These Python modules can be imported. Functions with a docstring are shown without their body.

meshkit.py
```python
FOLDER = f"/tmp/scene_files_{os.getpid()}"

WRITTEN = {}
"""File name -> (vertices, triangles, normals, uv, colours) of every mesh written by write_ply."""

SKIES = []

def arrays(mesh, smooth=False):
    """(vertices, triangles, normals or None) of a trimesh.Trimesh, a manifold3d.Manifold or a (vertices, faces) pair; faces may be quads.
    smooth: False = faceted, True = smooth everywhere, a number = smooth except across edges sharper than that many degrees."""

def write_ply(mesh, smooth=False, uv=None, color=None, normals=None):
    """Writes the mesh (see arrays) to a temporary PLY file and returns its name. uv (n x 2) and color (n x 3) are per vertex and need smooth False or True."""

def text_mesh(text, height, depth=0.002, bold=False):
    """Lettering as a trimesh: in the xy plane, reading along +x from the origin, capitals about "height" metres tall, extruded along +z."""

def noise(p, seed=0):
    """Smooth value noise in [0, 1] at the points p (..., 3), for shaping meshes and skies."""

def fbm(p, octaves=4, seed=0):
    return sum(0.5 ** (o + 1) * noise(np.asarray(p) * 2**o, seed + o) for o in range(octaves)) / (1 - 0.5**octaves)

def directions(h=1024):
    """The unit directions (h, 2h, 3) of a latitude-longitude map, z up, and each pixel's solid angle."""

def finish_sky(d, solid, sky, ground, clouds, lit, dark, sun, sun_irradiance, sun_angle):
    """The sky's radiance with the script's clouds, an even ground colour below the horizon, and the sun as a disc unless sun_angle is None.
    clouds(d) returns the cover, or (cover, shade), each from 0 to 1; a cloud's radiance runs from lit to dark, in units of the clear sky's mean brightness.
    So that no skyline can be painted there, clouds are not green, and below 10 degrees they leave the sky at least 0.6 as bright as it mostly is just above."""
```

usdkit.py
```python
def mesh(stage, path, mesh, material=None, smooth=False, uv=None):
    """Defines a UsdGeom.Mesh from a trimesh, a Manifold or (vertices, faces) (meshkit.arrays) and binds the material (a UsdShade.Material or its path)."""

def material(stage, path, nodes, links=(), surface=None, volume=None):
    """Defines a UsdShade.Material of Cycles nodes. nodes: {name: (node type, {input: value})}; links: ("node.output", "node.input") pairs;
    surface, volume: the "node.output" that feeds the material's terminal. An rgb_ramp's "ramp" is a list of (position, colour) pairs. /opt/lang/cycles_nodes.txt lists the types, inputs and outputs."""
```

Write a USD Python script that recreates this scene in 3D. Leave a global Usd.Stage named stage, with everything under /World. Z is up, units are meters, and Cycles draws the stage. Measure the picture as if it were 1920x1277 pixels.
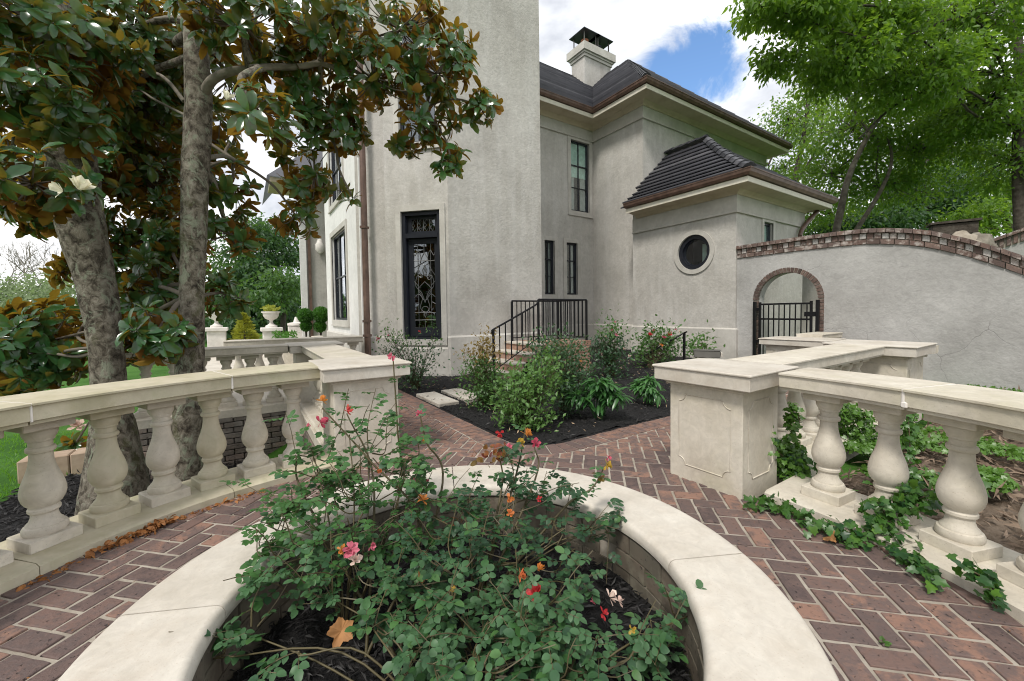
import math
import numpy as np
import usdkit
from pxr import Usd, UsdGeom, UsdLux, UsdShade, Sdf, Gf, Vt
from shapely.geometry import Polygon, Point, box as sbox
from shapely.ops import unary_union
import manifold3d as m3

stage = Usd.Stage.CreateInMemory()
UsdGeom.SetStageUpAxis(stage, "Z")
UsdGeom.SetStageMetersPerUnit(stage, 1.0)
UsdGeom.Xform.Define(stage, "/World")
UsdGeom.Scope.Define(stage, "/World/Looks")
T = Sdf.ValueTypeNames
R_ = np.random.default_rng(7)
A = np.array

# ------------------------------------------------------------------ camera
FPX, YAW, PITCH, ROLL, CY, EYE = 755.0, 0.585, -0.0395, -0.0137, 615.0, 1.3
_F = A([math.sin(YAW) * math.cos(PITCH), math.cos(YAW) * math.cos(PITCH), math.sin(PITCH)])
_Rt = A([math.cos(YAW), -math.sin(YAW), 0.0])
_Up = np.cross(_Rt, _F)
_c, _s = math.cos(ROLL), math.sin(ROLL)
CM = A([_c * _Rt + _s * _Up, -_s * _Rt + _c * _Up, _F])
CAM = A([0, 0, EYE])
cam = UsdGeom.Camera.Define(stage, "/World/camera")
cam.CreateHorizontalApertureAttr(36.0)
cam.CreateVerticalApertureAttr(36.0 * 681 / 1024)
cam.CreateFocalLengthAttr(36.0 * FPX / 1920)
cam.CreateVerticalApertureOffsetAttr(-(638.5 - CY) * 36.0 / 1920)
cam.CreateClippingRangeAttr(Gf.Vec2f(0.05, 5000))
cam.CreateExposureAttr(1.02)
_m = np.eye(4)
_m[0, :3], _m[1, :3], _m[2, :3], _m[3, :3] = CM[0], CM[1], -CM[2], CAM
cam.AddTransformOp().Set(Gf.Matrix4d(*_m.ravel().tolist()))

# ------------------------------------------------------------------ sky and sun
SUN_EL, SUN_AZ = math.radians(54), math.radians(-118)     # azimuth from +y towards +x
SUNV = A([math.sin(SUN_AZ) * math.cos(SUN_EL), math.cos(SUN_AZ) * math.cos(SUN_EL), math.sin(SUN_EL)])
dome = UsdLux.DomeLight.Define(stage, "/World/sky")
dome.CreateIntensityAttr(1.0)
BLUE_DIR = CM.T @ A([(1262 - 960) / FPX, (CY - 150) / FPX, 1.0])
BLUE_DIR /= np.linalg.norm(BLUE_DIR)
BLUE_DIR2 = CM.T @ A([(1352 - 960) / FPX, (CY - 92) / FPX, 1.0])
BLUE_DIR2 /= np.linalg.norm(BLUE_DIR2)
ext = A([0.78, 1.0, 1.0])
skym = usdkit.material(stage, "/World/Looks/sky", {
    "tc": ("texture_coordinate", {}),
    "sky": ("sky_texture", {"sky_type": "single_scattering", "sun_disc": False, "sun_elevation": SUN_EL, "sun_rotation": SUN_AZ,
                            "air_density": 1.0, "aerosol_density": 0.6, "ozone_density": 1.5}),
    "map": ("mapping", {"mapping_type": "point", "scale": (1.0, 1.0, 1.5), "rotation": (0.0, 0.0, 0.55)}),
    "n1": ("noise_texture", {"scale": 5.5, "detail": 9.0, "roughness": 0.62, "distortion": 0.5}),
    "n2": ("noise_texture", {"scale": 5.2, "detail": 7.0, "roughness": 0.55, "distortion": 0.2}),
    "sub": ("mix", {"mix_type": "subtract", "fac": 1.0, "color2": tuple(BLUE_DIR)}),
    "sub2": ("mix", {"mix_type": "subtract", "fac": 1.0, "color2": tuple(BLUE_DIR2)}),
    "d1": ("gradient_texture", {"gradient_type": "spherical"}),
    "d2": ("gradient_texture", {"gradient_type": "spherical"}),
    "dist": ("math", {"math_type": "maximum"}),
    "hole": ("map_range", {"from_min": 0.86, "from_max": 0.98, "to_min": 0.30, "to_max": -0.07, "clamp": True}),
    "addn": ("math", {"math_type": "add"}),
    "mask": ("map_range", {"range_type": "smoothstep", "from_min": 0.40, "from_max": 0.62, "to_min": 0.0, "to_max": 1.0, "clamp": True}),
    "shade": ("rgb_ramp", {"ramp": [(0.34, (3.7, 3.9, 4.35)), (0.5, (5.6, 5.75, 6.0)), (0.62, (8.4, 8.4, 8.4))]}),
    "hs": ("hsv", {"saturation": 1.12, "value": 1.35}),
    "mixc": ("mix", {"mix_type": "mix"}),
    "bg": ("background_shader", {"strength": 0.092}),
}, [("tc.generated", "map.vector"), ("map.vector", "n1.vector"), ("map.vector", "n2.vector"),
    ("tc.generated", "sub.color1"), ("sub.color", "d1.vector"), ("tc.generated", "sub2.color1"), ("sub2.color", "d2.vector"), ("d1.fac", "dist.value1"), ("d2.fac", "dist.value2"), ("dist.value", "hole.value"),
    ("n1.fac", "addn.value1"), ("hole.result", "addn.value2"), ("addn.value", "mask.value"), ("n2.fac", "shade.fac"),
    ("mask.result", "mixc.fac"), ("sky.color", "hs.color"), ("hs.color", "mixc.color1"), ("shade.color", "mixc.color2"), ("mixc.color", "bg.color")],
    surface="bg.background")
UsdShade.MaterialBindingAPI.Apply(dome.GetPrim()).Bind(skym)
dome.GetPrim().SetCustomDataByKey("kind", "structure")
sun = UsdLux.DistantLight.Define(stage, "/World/sun")
sun.CreateIntensityAttr(0.4)
sun.CreateAngleAttr(11.0)
sun.CreateColorAttr(Gf.Vec3f(1.0, 0.955, 0.88))
sun.GetPrim().CreateAttribute("inputs:normalize", T.Bool).Set(True)
_q = Gf.Rotation(Gf.Vec3d(0, 0, 1), Gf.Vec3d(*SUNV.tolist()))
sun.AddTransformOp().Set(Gf.Matrix4d().SetRotate(_q))


# ------------------------------------------------------------------ helpers
def ray(x, y):
    return CM.T @ A([(x - 960) / FPX, (CY - y) / FPX, 1.0])


def at(x, y, z=0.0):
    "point of the photo's view line through (x, y) that lies at height z"
    d = ray(x, y)
    return CAM + d * ((z - EYE) / d[2])


def dp(x, y, depth):
    "point of the view line at that depth"
    return CAM + ray(x, y) * depth


def on(ax, v, x, y):
    d = ray(x, y)
    return CAM + d * (v / d[ax])


def project(P):
    m = (np.atleast_2d(P) - CAM) @ CM.T
    return np.stack([960 + FPX * m[:, 0] / m[:, 2], CY - FPX * m[:, 1] / m[:, 2], m[:, 2]], 1)


_used = {}


def path_of(parent, name):
    base = "/World" if parent is None else (parent if isinstance(parent, str) else str(parent.GetPath()))
    k = base + "/" + name
    n = _used.get(k, -1) + 1
    _used[k] = n
    return k if n == 0 else f"{k}_{n:03d}"


def tag(p, label=None, cat=None, group=None, kind=None):
    for k, v in (("label", label), ("category", cat), ("group", group), ("kind", kind)):
        if v:
            p.SetCustomDataByKey(k, v)
    return p


def thing(name, label, cat, group=None, loc=None, rotz=0.0):
    x = UsdGeom.Xform.Define(stage, path_of(None, name))
    if loc is not None:
        x.AddTranslateOp().Set(Gf.Vec3d(*map(float, loc)))
        if rotz:
            x.AddRotateZOp().Set(float(rotz))
    return tag(x.GetPrim(), label, cat, group)


def copy_of(src, loc, rotz=0.0, label=None, scale=None):
    cd = src.GetCustomData()
    name = src.GetName()
    x = UsdGeom.Xform.Define(stage, path_of(None, name))
    x.AddTranslateOp().Set(Gf.Vec3d(*map(float, loc)))
    if rotz:
        x.AddRotateZOp().Set(float(rotz))
    if scale:
        x.AddScaleOp().Set(Gf.Vec3f(scale, scale, scale))
    for c in src.GetChildren():
        pass
    x.GetPrim().GetReferences().AddInternalReference(src.GetPath())
    x.GetPrim().SetInstanceable(True)
    return tag(x.GetPrim(), label or cd.get("label"), cd.get("category"), cd.get("group"))


def mesh(parent, name, vf, mat, smooth=False, label=None, kind=None, cat=None, group=None):
    v, f = vf if isinstance(vf, tuple) else (vf.v, vf.f)
    m = usdkit.mesh(stage, path_of(parent, name), (np.asarray(v, float), np.asarray(f, int)), mat, smooth=smooth)
    return tag(m.GetPrim(), label, cat, group, kind)


def raw(parent, name, v, f, mat, kind=None, label=None, normals=None):
    m = UsdGeom.Mesh.Define(stage, path_of(parent, name))
    m.CreatePointsAttr(Vt.Vec3fArray.FromNumpy(np.ascontiguousarray(v, np.float32)))
    m.CreateFaceVertexCountsAttr(Vt.IntArray.FromNumpy(np.full(len(f), 3, np.int32)))
    m.CreateFaceVertexIndicesAttr(Vt.IntArray.FromNumpy(np.ascontiguousarray(f, np.int32).ravel()))
    m.CreateSubdivisionSchemeAttr("none")
    if normals is not None:
        m.CreateNormalsAttr(Vt.Vec3fArray.FromNumpy(np.ascontiguousarray(normals, np.float32)))
        m.SetNormalsInterpolation("vertex")
    UsdShade.MaterialBindingAPI.Apply(m.GetPrim()).Bind(mat)
    return tag(m.GetPrim(), label, None, None, kind)


class MB:
    "collects pieces into one mesh"

    def __init__(self):
        self.vs, self.fs, self.n = [], [], 0

    def add(self, v, f):
        v = np.asarray(v, float)
        self.vs.append(v)
        self.fs.append(np.asarray(f, int) + self.n)
        self.n += len(v)
        return self

    def merge(self, vf):
        return self.add(*vf)

    @property
    def v(self):
        return np.vstack(self.vs)

    @property
    def f(self):
        return np.vstack(self.fs)

    def vf(self):
        return self.v, self.f

    def box(self, c, s, rz=0.0, ch=0.0):
        self.add(*bx(c, s, rz, ch))
        return self


def rotz(v, a):
    c, s = math.cos(a), math.sin(a)
    return v @ A([[c, s, 0], [-s, c, 0], [0, 0, 1.0]])


_CUBE_F = A([[0, 2, 1], [0, 3, 2], [4, 5, 6], [4, 6, 7], [0, 1, 5], [0, 5, 4], [1, 2, 6], [1, 6, 5], [2, 3, 7], [2, 7, 6], [3, 0, 4], [3, 4, 7]])


def bx(c, s, rz=0.0, ch=0.0):
    "box: centre, size, rotation about z; ch chamfers the vertical and top edges"
    hx, hy, hz = A(s) / 2.0
    if ch <= 0:
        v = A([[-hx, -hy, -hz], [hx, -hy, -hz], [hx, hy, -hz], [-hx, hy, -hz], [-hx, -hy, hz], [hx, -hy, hz], [hx, hy, hz], [-hx, hy, hz]])
        f = _CUBE_F
    else:
        def ring(ix, iy, z):
            a, b = hx - ix, hy - iy
            q = ch
            return [[-a + q, -b, z], [a - q, -b, z], [a, -b + q, z], [a, b - q, z], [a - q, b, z], [-a + q, b, z], [-a, b - q, z], [-a, -b + q, z]]
        v = A(ring(ch, ch, -hz) + ring(0, 0, -hz + ch) + ring(0, 0, hz - ch) + ring(ch, ch, hz))
        f = []
        for k in range(3):
            for i in range(8):
                a, b = k * 8 + i, k * 8 + (i + 1) % 8
                f += [[a, b, b + 8], [a, b + 8, a + 8]]
        for i in range(1, 7):
            f.append([0, i + 1, i])
            f.append([24, 24 + i, 24 + i + 1])
        f = A(f)
    if rz:
        v = rotz(v, rz)
    return v + A(c), f


def box2(x0, x1, y0, y1, z0, z1, ch=0.0):
    return bx(((x0 + x1) / 2, (y0 + y1) / 2, (z0 + z1) / 2), (abs(x1 - x0), abs(y1 - y0), abs(z1 - z0)), 0, ch)


def lathe(prof, n=28, c=(0, 0, 0)):
    prof = A(prof, float)
    a = np.arange(n) * 2 * np.pi / n
    v = np.stack([prof[:, :1] * np.cos(a), prof[:, :1] * np.sin(a), np.repeat(prof[:, 1:], n, 1)], -1).reshape(-1, 3)
    f = []
    for i in range(len(prof) - 1):
        for j in range(n):
            p, q = i * n + j, i * n + (j + 1) % n
            f += [[p, q, q + n], [p, q + n, p + n]]
    v = np.vstack([v, [[0, 0, prof[0, 1]], [0, 0, prof[-1, 1]]]])
    b, t = len(v) - 2, len(v) - 1
    for j in range(n):
        f.append([b, (j + 1) % n, j])
        k = (len(prof) - 1) * n
        f.append([t, k + j, k + (j + 1) % n])
    return v + A(c), A(f)


def tube(pts, rad, sides=8, cap=True):
    p = A(pts, float)
    r = np.broadcast_to(A(rad, float), (len(p),))
    t = np.gradient(p, axis=0)
    t /= np.linalg.norm(t, axis=1, keepdims=True) + 1e-12
    ref = A([0, 0, 1.0]) if abs(t[:, 2]).mean() < 0.8 else A([1.0, 0.13, 0])
    a = np.cross(t, ref)
    a /= np.linalg.norm(a, axis=1, keepdims=True) + 1e-12
    b = np.cross(t, a)
    an = np.arange(sides) * 2 * np.pi / sides
    v = (p[:, None] + r[:, None, None] * (np.cos(an)[None, :, None] * a[:, None] + np.sin(an)[None, :, None] * b[:, None])).reshape(-1, 3)
    i, j = np.meshgrid(np.arange(len(p) - 1), np.arange(sides), indexing="ij")
    q = np.stack([i * sides + j, i * sides + (j + 1) % sides, (i + 1) * sides + (j + 1) % sides, (i + 1) * sides + j], -1).reshape(-1, 4)
    f = np.vstack([q[:, [0, 2, 1]], q[:, [0, 3, 2]]])
    if cap:
        v = np.vstack([v, p[:1], p[-1:]])
        n = len(v)
        k = (len(p) - 1) * sides
        f = np.vstack([f, [[n - 2, (x + 1) % sides, x][::-1] for x in range(sides)], [[n - 1, k + x, k + (x + 1) % sides][::-1] for x in range(sides)]])
    return v, f


def spline(pts, n=8):
    "Catmull-Rom through pts"
    p = A(pts, float)
    p = np.vstack([2 * p[0] - p[1], p, 2 * p[-1] - p[-2]])
    out = []
    for i in range(1, len(p) - 2):
        for u in np.linspace(0, 1, n, endpoint=False):
            out.append(0.5 * ((2 * p[i]) + (-p[i - 1] + p[i + 1]) * u + (2 * p[i - 1] - 5 * p[i] + 4 * p[i + 1] - p[i + 2]) * u * u + (-p[i - 1] + 3 * p[i] - 3 * p[i + 1] + p[i + 2]) * u ** 3))
    out.append(p[-2])
    return A(out)


def sweep(path, prof, closed=False):
    "sweeps the closed profile of (outward offset, z) along the plan polyline; outward is to the right of travel; mitred"
    p = A(path, float)[:, :2]
    n = len(p)
    seg = (np.roll(p, -1, 0) - p) if closed else np.diff(p, axis=0)
    seg = seg / (np.linalg.norm(seg, axis=1, keepdims=True) + 1e-12)
    nr = np.stack([seg[:, 1], -seg[:, 0]], 1)
    if closed:
        na, nb = np.roll(nr, 1, 0), nr
    else:
        na, nb = np.vstack([nr[:1], nr]), np.vstack([nr, nr[-1:]])
    m = (na + nb) / (1 + (na * nb).sum(1, keepdims=True))
    pr = A(prof, float)
    k = len(pr)
    v = np.zeros((n, k, 3))
    v[:, :, :2] = p[:, None] + m[:, None] * pr[None, :, :1]
    v[:, :, 2] = pr[None, :, 1]
    f = []
    for i in range(n if closed else n - 1):
        a, b = i * k, ((i + 1) % n) * k
        for j in range(k):
            j2 = (j + 1) % k
            f += [[a + j, a + j2, b + j2], [a + j, b + j2, b + j]]
    v = v.reshape(-1, 3)
    if not closed:
        tri = _tri(pr)
        f += [[x[0], x[1], x[2]] for x in tri] + [[(n - 1) * k + x[0], (n - 1) * k + x[2], (n - 1) * k + x[1]] for x in tri]
    f = A(f)
    if _area(pr) > 0:
        f = f[:, ::-1]
    return v, f


def _area(p):
    return 0.5 * np.sum(p[:, 0] * np.roll(p[:, 1], -1) - np.roll(p[:, 0], -1) * p[:, 1])


def _tri(p):
    q = np.asarray(p, float)
    if _area(q) < 0:
        return [[len(q) - 1 - i for i in x][::-1] for x in np.asarray(m3.triangulate([np.ascontiguousarray(q[::-1])]))]
    return [list(x) for x in np.asarray(m3.triangulate([q]))]


def arc(c, r, a0, a1, n):
    a = np.radians(np.linspace(a0, a1, n))
    return np.stack([c[0] + r * np.cos(a), c[1] + r * np.sin(a)], 1)


def slab(outer, holes, thick, origin, u, w=(0, 0, 1), side=1):
    "flat panel with openings: polygon in (u, w) coordinates from origin, thickened on the side away from its outward normal u x w"
    o = A(outer, float)
    cs = m3.CrossSection([o if _area(o) > 0 else o[::-1]])
    for h in holes:
        h = A(h, float)
        cs = cs - m3.CrossSection([h if _area(h) > 0 else h[::-1]])
    mf = m3.Manifold.extrude(cs, thick)
    mm = mf.to_mesh()
    v, f = A(mm.vert_properties)[:, :3].astype(float), A(mm.tri_verts)
    u, w = A(u, float), A(w, float)
    nrm = np.cross(u, w)
    v = A(origin) + v[:, :1] * u + v[:, 1:2] * w + (v[:, 2:] - thick) * nrm
    return v, f


def rect(a, b, c, d):
    return [(a, c), (b, c), (b, d), (a, d)]


def circ(cx, cy, r, n=40):
    a = np.arange(n) * 2 * np.pi / n
    return np.stack([cx + r * np.cos(a), cy + r * np.sin(a)], 1)


def noise3(p, s=1.0, seed=0):
    import meshkit
    return meshkit.fbm(np.asarray(p) * s + seed * 17.3)


# ------------------------------------------------------------------ materials
def M(name, nodes, links, surface="p.BSDF", volume=None):
    return usdkit.material(stage, "/World/Looks/" + name, nodes, links, surface=surface, volume=volume)


def mottled(name, cols, scale, rough=0.7, bump=0.3, bscale=60, bdist=0.004, stain=None, streak=None, spec=0.4, speck=None, fine=7.0, famt=0.09):
    "three-tone noise colour on world position with relief; stain: (colour, amount, scale)"
    n = {"g": ("geometry", {}), "n": ("noise_texture", {"scale": scale, "detail": 7.0, "roughness": 0.62}),
         "r": ("rgb_ramp", {"ramp": [(0.32, cols[0]), (0.5, cols[1]), (0.68, cols[2])]}),
         "bn": ("noise_texture", {"scale": bscale, "detail": 5.0, "roughness": 0.6}),
         "b": ("bump", {"strength": bump, "distance": bdist}),
         "p": ("principled_bsdf", {"roughness": rough, "specular_ior_level": spec})}
    l = [("g.position", "n.vector"), ("n.fac", "r.fac"), ("g.position", "bn.vector"), ("bn.fac", "b.height"), ("b.normal", "p.normal")]
    col = "r.color"
    if streak:
        c, amt, sc = streak
        n["sm"] = ("mapping", {"mapping_type": "point", "scale": sc})
        n["sn"] = ("noise_texture", {"scale": 1.0, "detail": 6.0, "roughness": 0.6})
        n["sr"] = ("map_range", {"from_min": 0.47, "from_max": 0.72, "to_min": 0.0, "to_max": amt, "clamp": True})
        n["sx"] = ("mix", {"mix_type": "mix", "color2": c})
        l += [("g.position", "sm.vector"), ("sm.vector", "sn.vector"), ("sn.fac", "sr.value"), ("sr.result", "sx.fac"), (col, "sx.color1")]
        col = "sx.color"
    if stain:
        c, amt, sc = stain
        n["tn"] = ("noise_texture", {"scale": sc, "detail": 6.0, "roughness": 0.65})
        n["tr"] = ("map_range", {"from_min": 0.5, "from_max": 0.72, "to_min": 0.0, "to_max": amt, "clamp": True})
        n["tx"] = ("mix", {"mix_type": "mix", "color2": c})
        l += [("g.position", "tn.vector"), ("tn.fac", "tr.value"), ("tr.result", "tx.fac"), (col, "tx.color1")]
        col = "tx.color"
    if speck:
        c, amt, sc = speck
        n["kn"] = ("voronoi_texture", {"scale": sc})
        n["kr"] = ("map_range", {"from_min": 0.05, "from_max": 0.22, "to_min": amt, "to_max": 0.0, "clamp": True})
        n["kx"] = ("mix", {"mix_type": "mix", "color2": c})
        l += [("g.position", "kn.vector"), ("kn.distance", "kr.value"), ("kr.result", "kx.fac"), (col, "kx.color1")]
        col = "kx.color"
    n["fv"] = ("noise_texture", {"scale": fine, "detail": 6.0, "roughness": 0.7, "distortion": 1.0})
    n["fr"] = ("map_range", {"from_min": 0.3, "from_max": 0.7, "to_min": 1 - famt, "to_max": 1 + famt, "clamp": True})
    n["fh"] = ("hsv", {})
    l += [("g.position", "fv.vector"), ("fv.fac", "fr.value"), ("fr.result", "fh.value"), (col, "fh.color"), ("fh.color", "p.base_color")]
    return M(name, n, l)


def plain(name, col, rough=0.5, metal=0.0, spec=0.5, bump=0.0, bscale=80):
    n = {"p": ("principled_bsdf", {"base_color": col, "roughness": rough, "metallic": metal, "specular_ior_level": spec}),
         "g": ("geometry", {}), "bn": ("noise_texture", {"scale": bscale, "detail": 4.0}), "b": ("bump", {"strength": max(bump, 0.02), "distance": 0.002}),
         "r": ("rgb_ramp", {"ramp": [(0.3, tuple(0.82 * x for x in col)), (0.7, tuple(min(1, 1.16 * x) for x in col))]}),
         "n": ("noise_texture", {"scale": 7.0, "detail": 5.0})}
    return M(name, n, [("g.position", "bn.vector"), ("bn.fac", "b.height"), ("b.normal", "p.normal"), ("g.position", "n.vector"), ("n.fac", "r.fac"), ("r.color", "p.base_color")])


def rnd_nodes(n, l):
    n.update({"oi": ("object_info", {}), "gi": ("geometry", {}), "ra": ("math", {"math_type": "add"}), "rf": ("math", {"math_type": "fraction"})})
    l += [("oi.random", "ra.value1"), ("gi.random_per_island", "ra.value2"), ("ra.value", "rf.value1")]
    return "rf.value"


def leafmat(name, cols, back=None, transl=0.25, tcol=None, rough=0.4, spec=0.5, back_rough=0.8):
    n, l = {}, []
    r = rnd_nodes(n, l)
    k = len(cols)
    n["ramp"] = ("rgb_ramp", {"ramp": [(i / (k - 1), c) for i, c in enumerate(cols)]})
    l.append((r, "ramp.fac"))
    n["vn"] = ("noise_texture", {"scale": 30.0, "detail": 3.0})
    n["vr"] = ("map_range", {"from_min": 0.3, "from_max": 0.7, "to_min": 0.8, "to_max": 1.2, "clamp": True})
    n["hs"] = ("hsv", {})
    l += [("gi.position", "vn.vector"), ("vn.fac", "vr.value"), ("vr.result", "hs.value"), ("ramp.color", "hs.color")]
    n["p"] = ("principled_bsdf", {"roughness": rough, "specular_ior_level": spec})
    l.append(("hs.color", "p.base_color"))
    n["tr"] = ("translucent_bsdf", {"color": tcol or cols[-1]})
    n["mx"] = ("mix_closure", {"fac": transl})
    l += [("p.BSDF", "mx.closure1"), ("tr.BSDF", "mx.closure2")]
    out = "mx.closure"
    if back:
        n["ramp2"] = ("rgb_ramp", {"ramp": [(i / (len(back) - 1), c) for i, c in enumerate(back)]})
        l.append((r, "ramp2.fac"))
        n["p2"] = ("principled_bsdf", {"roughness": back_rough, "specular_ior_level": 0.3})
        l.append(("ramp2.color", "p2.base_color"))
        n["tr2"] = ("translucent_bsdf", {"color": tcol or cols[-1]})
        n["mx2"] = ("mix_closure", {"fac": transl})
        l += [("p2.BSDF", "mx2.closure1"), ("tr2.BSDF", "mx2.closure2")]
        n["fin"] = ("mix_closure", {})
        l += [("gi.backfacing", "fin.fac"), ("mx.closure", "fin.closure1"), ("mx2.closure", "fin.closure2")]
        out = "fin.closure"
    return M(name, n, l, surface=out)


def brickmat(name, cols, spot=(0.02, 0.016, 0.016), rough=0.7, scale=9.0, lime=None, bump=0.5, amp=0.28):
    n, l = {}, []
    r = rnd_nodes(n, l)
    k = len(cols)
    n["ramp"] = ("rgb_ramp", {"ramp": [(i / (k - 1), c) for i, c in enumerate(cols)]})
    n["cn"] = ("noise_texture", {"scale": scale, "detail": 6.0, "roughness": 0.65})
    n["cm"] = ("map_range", {"from_min": 0.25, "from_max": 0.75, "to_min": -amp, "to_max": amp})
    n["ca"] = ("math", {"math_type": "add", "use_clamp": True})
    l += [("gi.position", "cn.vector"), ("cn.fac", "cm.value"), (r, "ca.value1"), ("cm.result", "ca.value2"), ("ca.value", "ramp.fac")]
    n["sn"] = ("noise_texture", {"scale": 55.0, "detail": 3.0, "roughness": 0.5})
    n["sr"] = ("map_range", {"from_min": 0.63, "from_max": 0.72, "to_min": 0.0, "to_max": 0.85, "clamp": True})
    n["sx"] = ("mix", {"mix_type": "mix", "color2": spot})
    l += [("gi.position", "sn.vector"), ("sn.fac", "sr.value"), ("sr.result", "sx.fac"), ("ramp.color", "sx.color1")]
    col = "sx.color"
    if lime:
        c, amt, sc = lime
        n["ln"] = ("noise_texture", {"scale": sc, "detail": 5.0, "roughness": 0.6})
        n["lr"] = ("map_range", {"from_min": 0.5, "from_max": 0.66, "to_min": 0.0, "to_max": amt, "clamp": True})
        n["lx"] = ("mix", {"mix_type": "mix", "color2": c})
        l += [("gi.position", "ln.vector"), ("ln.fac", "lr.value"), ("lr.result", "lx.fac"), (col, "lx.color1")]
        col = "lx.color"
    n["bn"] = ("noise_texture", {"scale": 70.0, "detail": 6.0, "roughness": 0.65})
    n["bs"] = ("math", {"math_type": "subtract"})
    n["b"] = ("bump", {"strength": bump, "distance": 0.006})
    n["p"] = ("principled_bsdf", {"roughness": rough, "specular_ior_level": 0.45})
    l += [("gi.position", "bn.vector"), ("bn.fac", "bs.value1"), ("sr.result", "bs.value2"), ("bs.value", "b.height"), ("b.normal", "p.normal"), (col, "p.base_color")]
    return M(name, n, l)


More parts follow.
